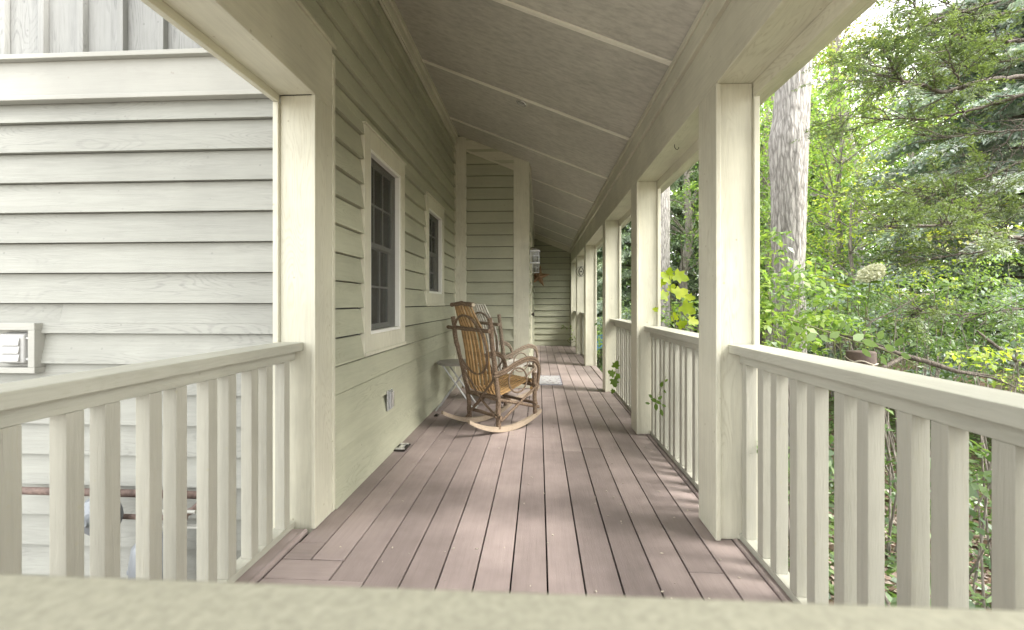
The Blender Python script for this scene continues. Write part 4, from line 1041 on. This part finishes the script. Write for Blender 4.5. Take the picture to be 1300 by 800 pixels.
# ------------------------------------------------------------------ shrubs by the rail
def shrub(name, label, pts, mat, leaf, per, group='shrubs growing against the railing', cat='shrub', seed=1, stem=.008, aspect=.55, base=None, flat=.5, stemmat=None):
    """pts: (photo x, photo y, distance, clump radius); stems rise from one base on the ground"""
    r = np.random.default_rng(seed); rnd = random.Random(seed)
    cs = [at(a, b, d) for a, b, d, _ in pts]; rad = [q[3] for q in pts]
    bx = sum(c.x for c in cs) / len(cs); by = sum(c.y for c in cs) / len(cs)
    if base: bx, by = base
    gz = gh(bx, by) - .05; root = empty(name, (bx, by, gz), label, cat, group)
    m = MB()
    for c in cs:
        b = Vector((bx + rnd.uniform(-.12, .12), by + rnd.uniform(-.12, .12), gz)); mid = b.lerp(c, .5) + Vector((rnd.uniform(-.08, .08), rnd.uniform(-.08, .08), .1)); 
        m.tube([b, b.lerp(mid, .5) + Vector((rnd.uniform(-.03, .03), 0, .03)), mid, mid.lerp(c, .5) + Vector((0, 0, .03)), c], [stem, stem * .9, stem * .7, stem * .5, stem * .25], 6, cap=False, jit=.1, rnd=rnd)
    part(m, 'stems', stemmat or M_bark, root)
    C = []; 
    sub = []; sr = []
    for c, q in zip(cs, rad):
        for k in range(max(3, int(q * 26))):
            p = r.normal(0, .5, 3) * q * np.array([1, 1, .75]); sub.append(np.array(c) + p); sr.append(max(.06, q * r.uniform(.25, .5)))
    leaf_object('leaves', *disc_clumps(np.array(sub), sr, per, leaf, flat=flat, aspect=aspect, r=r), mat, root, (bx, by, gz))
    return root
shrub('viburnum_shrub', 'fresh green shrub with oval leaves overlapping the foot of the big pale trunk', [(985, 300, 3.4, .10), (975, 330, 3.3, .18), (1000, 345, 3.3, .20), (975, 370, 3.2, .25), (1010, 385, 3.3, .26), (1035, 330, 3.5, .10), (1015, 360, 3.2, .2), (985, 415, 3.1, .25), (1040, 405, 3.3, .25), (1000, 435, 3.1, .2), (970, 395, 3.2, .28), (1005, 410, 3.2, .28), (1060, 395, 3.4, .25)], M_lf_mid, .058, 760, seed=71)
shrub('juniper_shrub', 'dull green juniper like bush in the middle above the rail', [(1060, 380, 3.9, .3), (1100, 390, 3.8, .32), (1140, 385, 3.9, .3), (1180, 395, 3.7, .3), (1080, 420, 3.5, .3), (1130, 430, 3.4, .3), (1180, 440, 3.3, .3), (1220, 400, 3.6, .28), (1230, 440, 3.3, .3)], M_lf_grn, .028, 1500, seed=72, aspect=.4)
shrub('yellow_shrub', 'vivid yellow green shrub tips standing up behind the juniper bush', [(1140, 352, 4.3, .12), (1160, 362, 4.3, .16), (1185, 350, 4.4, .14), (1205, 362, 4.4, .13), (1175, 385, 4.2, .16), (1130, 372, 4.3, .12), (1165, 410, 4.0, .15)], M_lf_yel, .03, 1100, seed=73)
shrub('yellow_shrub', 'yellow green leafy shrub low at the right edge over the rail', [(1250, 450, 3.2, .16), (1275, 465, 3.0, .18), (1290, 440, 3.2, .16), (1240, 470, 3.0, .14), (1215, 462, 3.1, .12), (1300, 480, 2.9, .2)], M_lf_yel, .04, 800, seed=74)
shrub('fern_like_shrub', 'grey green feathery shrub at the right edge below the dark limb', [(1240, 345, 4.6, .25), (1280, 335, 4.7, .3), (1290, 370, 4.5, .3), (1255, 380, 4.4, .25), (1300, 410, 4.3, .3), (1210, 375, 4.5, .2)], M_lf_mid, .035, 1100, seed=75, aspect=.35)
shrub('low_bush', 'leafy low bush outside the second railing bay', [(870, 400, 4.6, .25), (885, 410, 4.4, .2), (845, 405, 4.8, .2), (860, 385, 5.2, .2), (850, 430, 4.5, .3)], M_lf_mid, .06, 420, seed=76)
shrub('low_bush', 'dark leafed bush outside the near railing, seen between the balusters', [(1050, 560, 2.3, .3), (1130, 600, 2.1, .3), (1240, 600, 1.9, .3), (1290, 560, 1.9, .28), (1260, 680, 1.8, .3), (1280, 740, 1.7, .3), (1190, 560, 2.1, .3)], M_lf_grn, .06, 300, seed=77, aspect=.5)
shrub('low_bush', 'leafy bush filling the open step gap beyond the third post', [(752, 445, 11.5, .5), (762, 440, 10.5, .45), (770, 430, 11, .5), (758, 425, 12, .5), (748, 430, 13, .5)], M_lf_mid, .08, 180, seed=78)
shrub('low_bush', 'shrub outside the third railing bay', [(785, 400, 7.5, .3), (790, 420, 7.2, .3), (778, 415, 8, .3), (795, 395, 7.6, .3)], M_lf_grn, .06, 350, seed=79)

shrub('hazel_shrub', 'broad fresh green hazel thicket behind the juniper bush, across the middle of the view', [(1010, 375, 5.2, .5), (1060, 365, 5.4, .5), (1110, 372, 5.2, .5), (1160, 380, 5.0, .5), (1210, 385, 5.0, .5), (1260, 395, 4.9, .5), (1040, 410, 4.8, .45), (1100, 420, 4.6, .45), (1170, 430, 4.4, .45), (1230, 440, 4.3, .45), (1290, 420, 4.6, .45)], M_lf_grn, .065, 380, seed=87)
def lobed_leaf(m, c, d, n, s, rnd):
    """five lobed leaf, thin but bent"""
    d = d.normalized(); sd = n.cross(d).normalized(); n = d.cross(sd) * -1
    pr = [(0, 0), (.30, -.12), (.62, .0), (.42, .22), (.66, .50), (.34, .55), (.30, .80), (.0, 1.0)]
    out_ = pr + [(-a, b) for a, b in pr[-2:0:-1]]
    vs = [c + d * .35 * s] + [c + sd * (a * s * .85) + d * (b * s) + n * (-.12 * s * (abs(a) * 1.3) ** 2 - .10 * s * b * b) for a, b in out_]
    k = len(out_); m.add(vs, [(0, 1 + i, 1 + (i + 1) % k) for i in range(k)], True)
def vine(name, label, path, leaves_, mat, rs=.004, cat='vine', seed=1, lobed=True, group='vines growing through the railings'):
    rnd = random.Random(seed); P_ = [at(*p) for p in path]; b = P_[0]
    root = empty(name, tuple(b), label, cat, group)
    m = MB(); m.tube(P_, [rs * (1 - .6 * i / len(P_)) for i in range(len(P_))], 6); part(m, 'stem', M_vine, root)
    for (px, py, y, s, ang) in leaves_:
        s *= .88 if lobed else 1.0
        c = at(px, py, y); m = MB(); d = Vector((math.cos(ang), rnd.uniform(-.4, .4), math.sin(ang))); n = Vector((rnd.uniform(-.4, .2), -1, rnd.uniform(.3, .9)))
        if lobed: lobed_leaf(m, c - d * s * .4, d, n, s, rnd)
        else:
            sd = n.cross(d).normalized(); q = c - d * s * .5; m.add([q, q + d * s * .3 + sd * s * .26, q + d * s * .65 + sd * s * .24, q + d * s, q + d * s * .65 - sd * s * .24, q + d * s * .3 - sd * s * .26], [(0, 1, 2, 3, 4, 5)])
        part(m, 'leaf', mat, root)
    return root
M_vine = plain('green_stem', (.12, .13, .05), .7)
M_grape = leafmat('grape_leaf', (.12, .19, .01), (.26, .34, .015), (.42, .47, .03), .55, .015, 9.0)
M_vlf = leafmat('vine_leaf', (.05, .09, .012), (.09, .15, .02), (.14, .22, .03), .5, .02, 3.0)
vine('grape_vine', 'bright yellow green grape vine with large lobed leaves seen in the second bay', [(862, 470, 3.9), (858, 420, 3.95), (852, 390, 4.0), (850, 350, 4.0)],
     [(846, 352, 4.0, .13, 2.6), (864, 352, 4.0, .14, -.4), (841, 375, 3.95, .12, 2.8), (864, 372, 3.95, .14, .3), (873, 392, 3.9, .14, -.6), (838, 358, 4.05, .10, 2.2), (853, 366, 4.1, .09, 1.0), (850, 345, 4.0, .08, 1.5), (876, 378, 4.1, .09, -.2), (856, 402, 4.0, .08, 1.8), (880, 408, 3.8, .10, -.3), (866, 412, 3.85, .09, .5), (832, 393, 3.9, .05, 3.0)], M_grape, seed=81)
vine('leafy_vine', 'small green vine sprig poking through the second railing bay onto the porch', [(845, 478, 3.25), (841, 490, 3.2), (834, 505, 3.1), (832, 518, 3.05)],
     [(840, 488, 3.15, .045, 1.4), (844, 497, 3.15, .035, -.8), (846, 483, 3.2, .03, .8), (830, 508, 3.1, .05, 2.8), (836, 511, 3.1, .045, -.5), (826, 503, 3.1, .04, 2.5), (833, 517, 3.05, .05, -1.5), (840, 524, 3.05, .045, -1.3), (843, 515, 3.05, .035, -.4), (822, 512, 3.1, .035, 3.0), (838, 505, 3.12, .04, .6)], M_vlf, rs=.002, seed=82, lobed=False)
vine('leafy_vine', 'green lobed vine leaves hanging through the third railing bay by the post', [(786, 452, 5.45), (781, 470, 5.4), (779, 492, 5.35)],
     [(782, 463, 5.35, .10, 1.2), (776, 474, 5.3, .10, 2.6), (780, 486, 5.3, .11, -1.4), (785, 478, 5.4, .08, -.3), (778, 497, 5.3, .06, -2.0)], M_vlf, rs=.003, seed=83)
vine('leafy_vine', 'trailing vine with roundish leaves along the outside of the near rail', [(1000, 405, 2.7), (1040, 418, 2.65), (1080, 432, 2.6), (1112, 440, 2.55), (1140, 452, 2.5), (1180, 470, 2.45)],
     [(1012, 418, 2.6, .07, 2.8), (1030, 428, 2.6, .08, -2.6), (1048, 430, 2.6, .07, -.6), (1060, 425, 2.6, .07, .5), (1034, 442, 2.55, .05, -1.8), (1090, 428, 2.6, .08, .4), (1105, 436, 2.55, .08, -.4), (1118, 425, 2.55, .06, 1.0), (1130, 442, 2.5, .07, -.3), (1142, 434, 2.5, .06, .8), (1100, 448, 2.5, .06, -.9), (1150, 452, 2.5, .06, -.4), (1070, 412, 2.65, .05, 1.2), (1122, 458, 2.45, .06, -1.0), (1020, 408, 2.65, .05, 1.0)], M_vlf, rs=.004, seed=84, lobed=False)
vine('dry_vine', 'dry bare vine tendrils across the foot of the far posts', [(746, 429, 9.2), (751, 434, 9.0), (757, 444, 8.6), (762, 455, 8.2)], [], M_vlf, rs=.006, seed=85)
vine('dry_vine', 'pale twiggy vine tangled on the farthest railing', [(720, 432, 10.9), (724, 436, 10.8), (730, 433, 10.6), (734, 438, 10.5), (739, 431, 10.3), (741, 422, 10.2)], [(727, 431, 10.6, .05, 1.0), (737, 437, 10.4, .05, 0.2)], M_vlf, rs=.006, seed=86)
# fallen-looking long branch beyond the rail
m = MB(); P_ = [at(*p) for p in [(1110, 440, 3.1), (1150, 452, 3.05), (1185, 462, 3.0), (1215, 472, 2.95), (1245, 475, 2.95), (1268, 478, 2.95)]]; m.tube(P_, [.011, .014, .016, .013, .007, .002], 8, jit=.12)
m.tube([P_[1], at(1100, 478, 2.9), at(1100, 540, 2.8), Vector((1.9, 2.7, gh(1.9, 2.7)))], [.012, .014, .016, .02], 7, jit=.1)
m.tube([at(1150, 452, 3.05), at(1100, 432, 3.2), at(1060, 424, 3.3), at(990, 398, 3.5)], [.011, .009, .007, .003], 6, jit=.12)
m.tube([at(1093, 432, 3.2), at(1100, 415, 3.2), at(1107, 408, 3.2), at(1140, 392, 3.3), at(1175, 370, 3.4)], [.006, .006, .005, .004, .002], 6, jit=.12)
m.tube([at(1107, 408, 3.2), at(1092, 402, 3.25), at(1086, 390, 3.3)], [.004, .003, .0015], 5)
m.tube([at(1215, 472, 2.95), at(1260, 480, 2.9), at(1290, 492, 2.85)], [.008, .006, .003], 6); m.tube([at(1215, 440, 3.3), at(1220, 455, 3.2), at(1216, 472, 3.0)], [.003, .004, .004], 5)
m.tube([at(1240, 420, 3.4), at(1265, 440, 3.3), at(1290, 458, 3.2), at(1320, 470, 3.1)], [.006, .01, .011, .012], 6, jit=.1)
o = m.build('bare_branch', M_bark_dk, None); tag(o, 'long bare grey branch lying just beyond the near rail', 'branch')
# wooden post stump
c = at(1093, 446, 2.85); sp = empty('stump_post', (c.x, c.y, gh(c.x, c.y)), 'round brown wooden post with a flat top just outside the near rail', 'post')
m = MB(); m.lathe([(.078, gh(c.x, c.y) - .1), (.075, 0), (.074, c.z - .006), (.071, c.z), (.001, c.z + .002)], 28, Matrix.Translation((c.x, c.y, 0))); part(m, 'post_body', plain('brown_post', (.07, .048, .038), .8, noise=.3, scale=25, bump=.4), sp)
m = MB()
for k in range(4):
    a0 = k * 1.3; m.tube([(c.x + .08 * math.cos(a0 + t * .35), c.y + .08 * math.sin(a0 + t * .35), c.z - .03 - .015 * k - .012 * math.sin(t * 1.1)) for t in range(9)], .003, 5)
part(m, 'twining_stems', plain('dry_stem', (.4, .36, .3), .8), sp)
# hydrangea
c = at(1106, 347, 4.0); hy = empty('hydrangea', (c.x, c.y, gh(c.x, c.y)), 'hydrangea with one creamy white flower head and broad yellow green leaves', 'flowering shrub')
m = MB(); b0 = Vector((c.x - .1, c.y, gh(c.x, c.y) - .05))
m.tube([b0, b0.lerp(c, .6) + Vector((-.05, 0, 0)), c], [.01, .008, .005], 7)
for (a, b) in ((1048, 352), (1075, 360), (1100, 366), (1060, 372), (1090, 376)): m.tube([b0, b0.lerp(at(a, b, 3.95), .6), at(a, b, 3.95)], [.008, .006, .003], 6)
part(m, 'stem', M_vine, hy)
r = np.random.default_rng(91); n = 700; dd = norm(r.normal(0, 1, (n, 3))); rr = r.uniform(.6, 1, (n, 1)) ; C = np.array(c) + dd * rr * np.array([.095, .08, .06]) + dd[:, :1] * np.array([[0, 0, .03]])
m_ = leafmat('cream_petals', (.60, .62, .42), (.75, .75, .58), (.85, .85, .72), .3, tint=(1.0, 1.0, .95))
leaf_object('flower_head', C, dd + r.normal(0, .6, (n, 3)), dd + r.normal(0, .3, (n, 3)), np.full(n, .026), np.full(n, .022), m_, hy, (c.x, c.y, gh(c.x, c.y)))
rnd = random.Random(5)
for (a, b, s, ang, mm) in [(1042, 352, .12, 2.9, M_grape), (1056, 356, .11, .1, M_grape), (1070, 362, .14, -.3, M_grape), (1082, 370, .12, -.2, M_vlf), (1094, 363, .12, .2, M_vlf), (1046, 368, .12, 2.8, M_vlf), (1062, 376, .12, -.8, M_vlf), (1104, 372, .11, -.3, M_vlf), (1098, 380, .12, -1.0, M_vlf), (1036, 360, .09, 2.6, M_grape), (1112, 358, .1, .3, M_vlf)]:
    q = at(a, b, 3.95); m = MB(); d = Vector((math.cos(ang), rnd.uniform(-.5, .2), math.sin(ang) * .6)); n_ = Vector((rnd.uniform(-.3, .3), -.5, 1)); sd = n_.cross(d).normalized(); q = q - d * s * .5
    m.add([q, q + d * s * .3 + sd * s * .25, q + d * s * .65 + sd * s * .22, q + d * s, q + d * s * .65 - sd * s * .22, q + d * s * .3 - sd * s * .25], [(0, 1, 2, 3, 4, 5)]); part(m, 'leaf', mm, hy)
# blue tarp far off
c = at(763, 408, 14.0)
m = MB(); vs = []; k = 14
for j in range(k + 1):
    for i in range(k + 1):
        u, v = i / k * 2 - 1, j / k * 2 - 1; e = max(0, 1 - (u * u + v * v) * .55); vs.append((c.x + u * .7, c.y + v * .6, gh(c.x, c.y) - .02 + .95 * e ** .6 + .03 * math.sin(u * 9 + v * 4)))
m.add(vs, [(j * (k + 1) + i, j * (k + 1) + i + 1, (j + 1) * (k + 1) + i + 1, (j + 1) * (k + 1) + i) for j in range(k) for i in range(k)], True)
o = m.build('tarp', plain('blue_tarp', (.05, .16, .35), .5), None); tag(o, 'small blue tarp covered heap far off through the open gap', 'tarp')

# ground cover, twigs and litter: nobody could count it
r = np.random.default_rng(101); n = 42000
X = 1.08 + np.abs(r.normal(0, 3.2, n)); Y = r.uniform(-.5, 16, n); keep = X < 14; X = X[keep]; Y = Y[keep]; n = len(X)
Z = np.array([gh(a, b) for a, b in zip(X, Y)]) + r.uniform(.01, .30, n) * (r.uniform(0, 1, n) ** 1.5)
a = r.uniform(0, 6.28, n); D = np.stack([np.cos(a), np.sin(a), r.normal(.1, .4, n)], 1); Nn = np.stack([r.normal(0, .5, n), r.normal(0, .5, n), np.ones(n)], 1)
Ln = .075 * r.uniform(.6, 1.3, n)
o = leaf_object('ground_cover', np.stack([X, Y, Z], 1), D, Nn, Ln, Ln * .55, M_lf_grn, None, (0, 0, 0)); tag(o, 'low green leafy ground cover under the trees', 'ground cover', kind='stuff')
n = 26000; X = 1.05 + np.abs(r.normal(0, 1.6, n)); Y = r.uniform(-.5, 9, n)
Z = np.array([gh(a_, b_) for a_, b_ in zip(X, Y)]) + r.uniform(.003, .05, n)
a = r.uniform(0, 6.28, n); D = np.stack([np.cos(a), np.sin(a), r.normal(0, .25, n)], 1); Nn = np.stack([r.normal(0, .4, n), r.normal(0, .4, n), np.ones(n)], 1); Ln = .06 * r.uniform(.5, 1.3, n)
M_lit = leafmat('dead_leaf', (.08, .05, .035), (.19, .13, .10), (.38, .32, .28), .1, .05, 3.0)
o = leaf_object('leaf_litter', np.stack([X, Y, Z], 1), D, Nn, Ln, Ln * .6, M_lit, None, (0, 0, 0)); tag(o, 'brown dead leaves lying on the soil beside the porch', 'leaf litter', kind='stuff')

r = np.random.default_rng(131); nc_ = 420; A = r.uniform(-.02, 1.25, nc_); Dd = r.uniform(36, 46, nc_)
cs = np.stack([np.sin(A) * Dd, np.cos(A) * Dd, 1 + r.uniform(0, 1, nc_) * (12.5 + 2.5 * np.sin(A * 9))], 1)
o = leaf_object('far_wood', *disc_clumps(cs, r.uniform(1.3, 2.6, nc_), 26, .42, flat=1.2, r=r), M_lf_grn, None, (0, 0, 0)); tag(o, 'far green wood reading as one mass behind the separate trees', 'wood', kind='stuff')

# ------------------------------------------------------------------ light, sky, camera
w = bpy.data.worlds.new('World'); S.world = w; w.use_nodes = True; t = w.node_tree; t.nodes.clear()
sky = t.nodes.new('ShaderNodeTexSky'); sky.sky_type = 'NISHITA'; sky.sun_disc = False
SD = Vector((-1.0, .35, -1.1)).normalized()                # travel direction of the sunlight
el = math.asin(-SD.z); az = math.atan2(-SD.x, -SD.y)
sky.sun_elevation = el; sky.sun_rotation = az % (2 * math.pi); sky.air_density = 1.0; sky.dust_density = 3.0; sky.ozone_density = 1.0
bg = t.nodes.new('ShaderNodeBackground'); bg.inputs[1].default_value = .15
out = t.nodes.new('ShaderNodeOutputWorld'); hs = t.nodes.new('ShaderNodeHueSaturation'); hs.inputs['Saturation'].default_value = .45; t.links.new(sky.outputs[0], hs.inputs['Color'])
tn = t.nodes.new('ShaderNodeMix'); tn.data_type = 'RGBA'; tn.blend_type = 'MULTIPLY'; tn.inputs[0].default_value = 1; tn.inputs[7].default_value = (1.04, 1.0, .93, 1); t.links.new(hs.outputs[0], tn.inputs[6])
ov = t.nodes.new('ShaderNodeMix'); ov.data_type = 'RGBA'; ov.inputs[0].default_value = .75; ov.inputs[7].default_value = (5.15, 5.15, 5.0, 1); t.links.new(tn.outputs[2], ov.inputs[6])   # thin even cloud
t.links.new(ov.outputs[2], bg.inputs[0]); t.links.new(bg.outputs[0], out.inputs[0])
ld = bpy.data.lights.new('sun', 'SUN'); ld.energy = 1.5; ld.angle = R(24); ld.color = (1.0, .96, .88)
lo = bpy.data.objects.new('sun', ld); COL.objects.link(lo); lo.rotation_euler = SD.to_track_quat('-Z', 'Y').to_euler()

cd = bpy.data.cameras.new('camera'); cd.sensor_width = 36; cd.lens = 36 * FPX / 1300; cd.shift_y = -15 / 1300
cd.clip_start = .02; cd.clip_end = 1000
cd.dof.use_dof = True; cd.dof.focus_distance = 3.5; cd.dof.aperture_fstop = 4.0
co = bpy.data.objects.new('camera', cd); COL.objects.link(co); co.location = (0, 0, CH); co.rotation_euler = (R(90), 0, TH)
S.camera = co
S.view_settings.view_transform = 'Standard'; S.view_settings.look = 'None'; S.view_settings.gamma = 1; S.view_settings.use_curve_mapping = False
S.view_settings.exposure = 2.72
S.cycles.max_bounces = 12; S.cycles.diffuse_bounces = 8; S.cycles.transparent_max_bounces = 16; S.cycles.transmission_bounces = 8
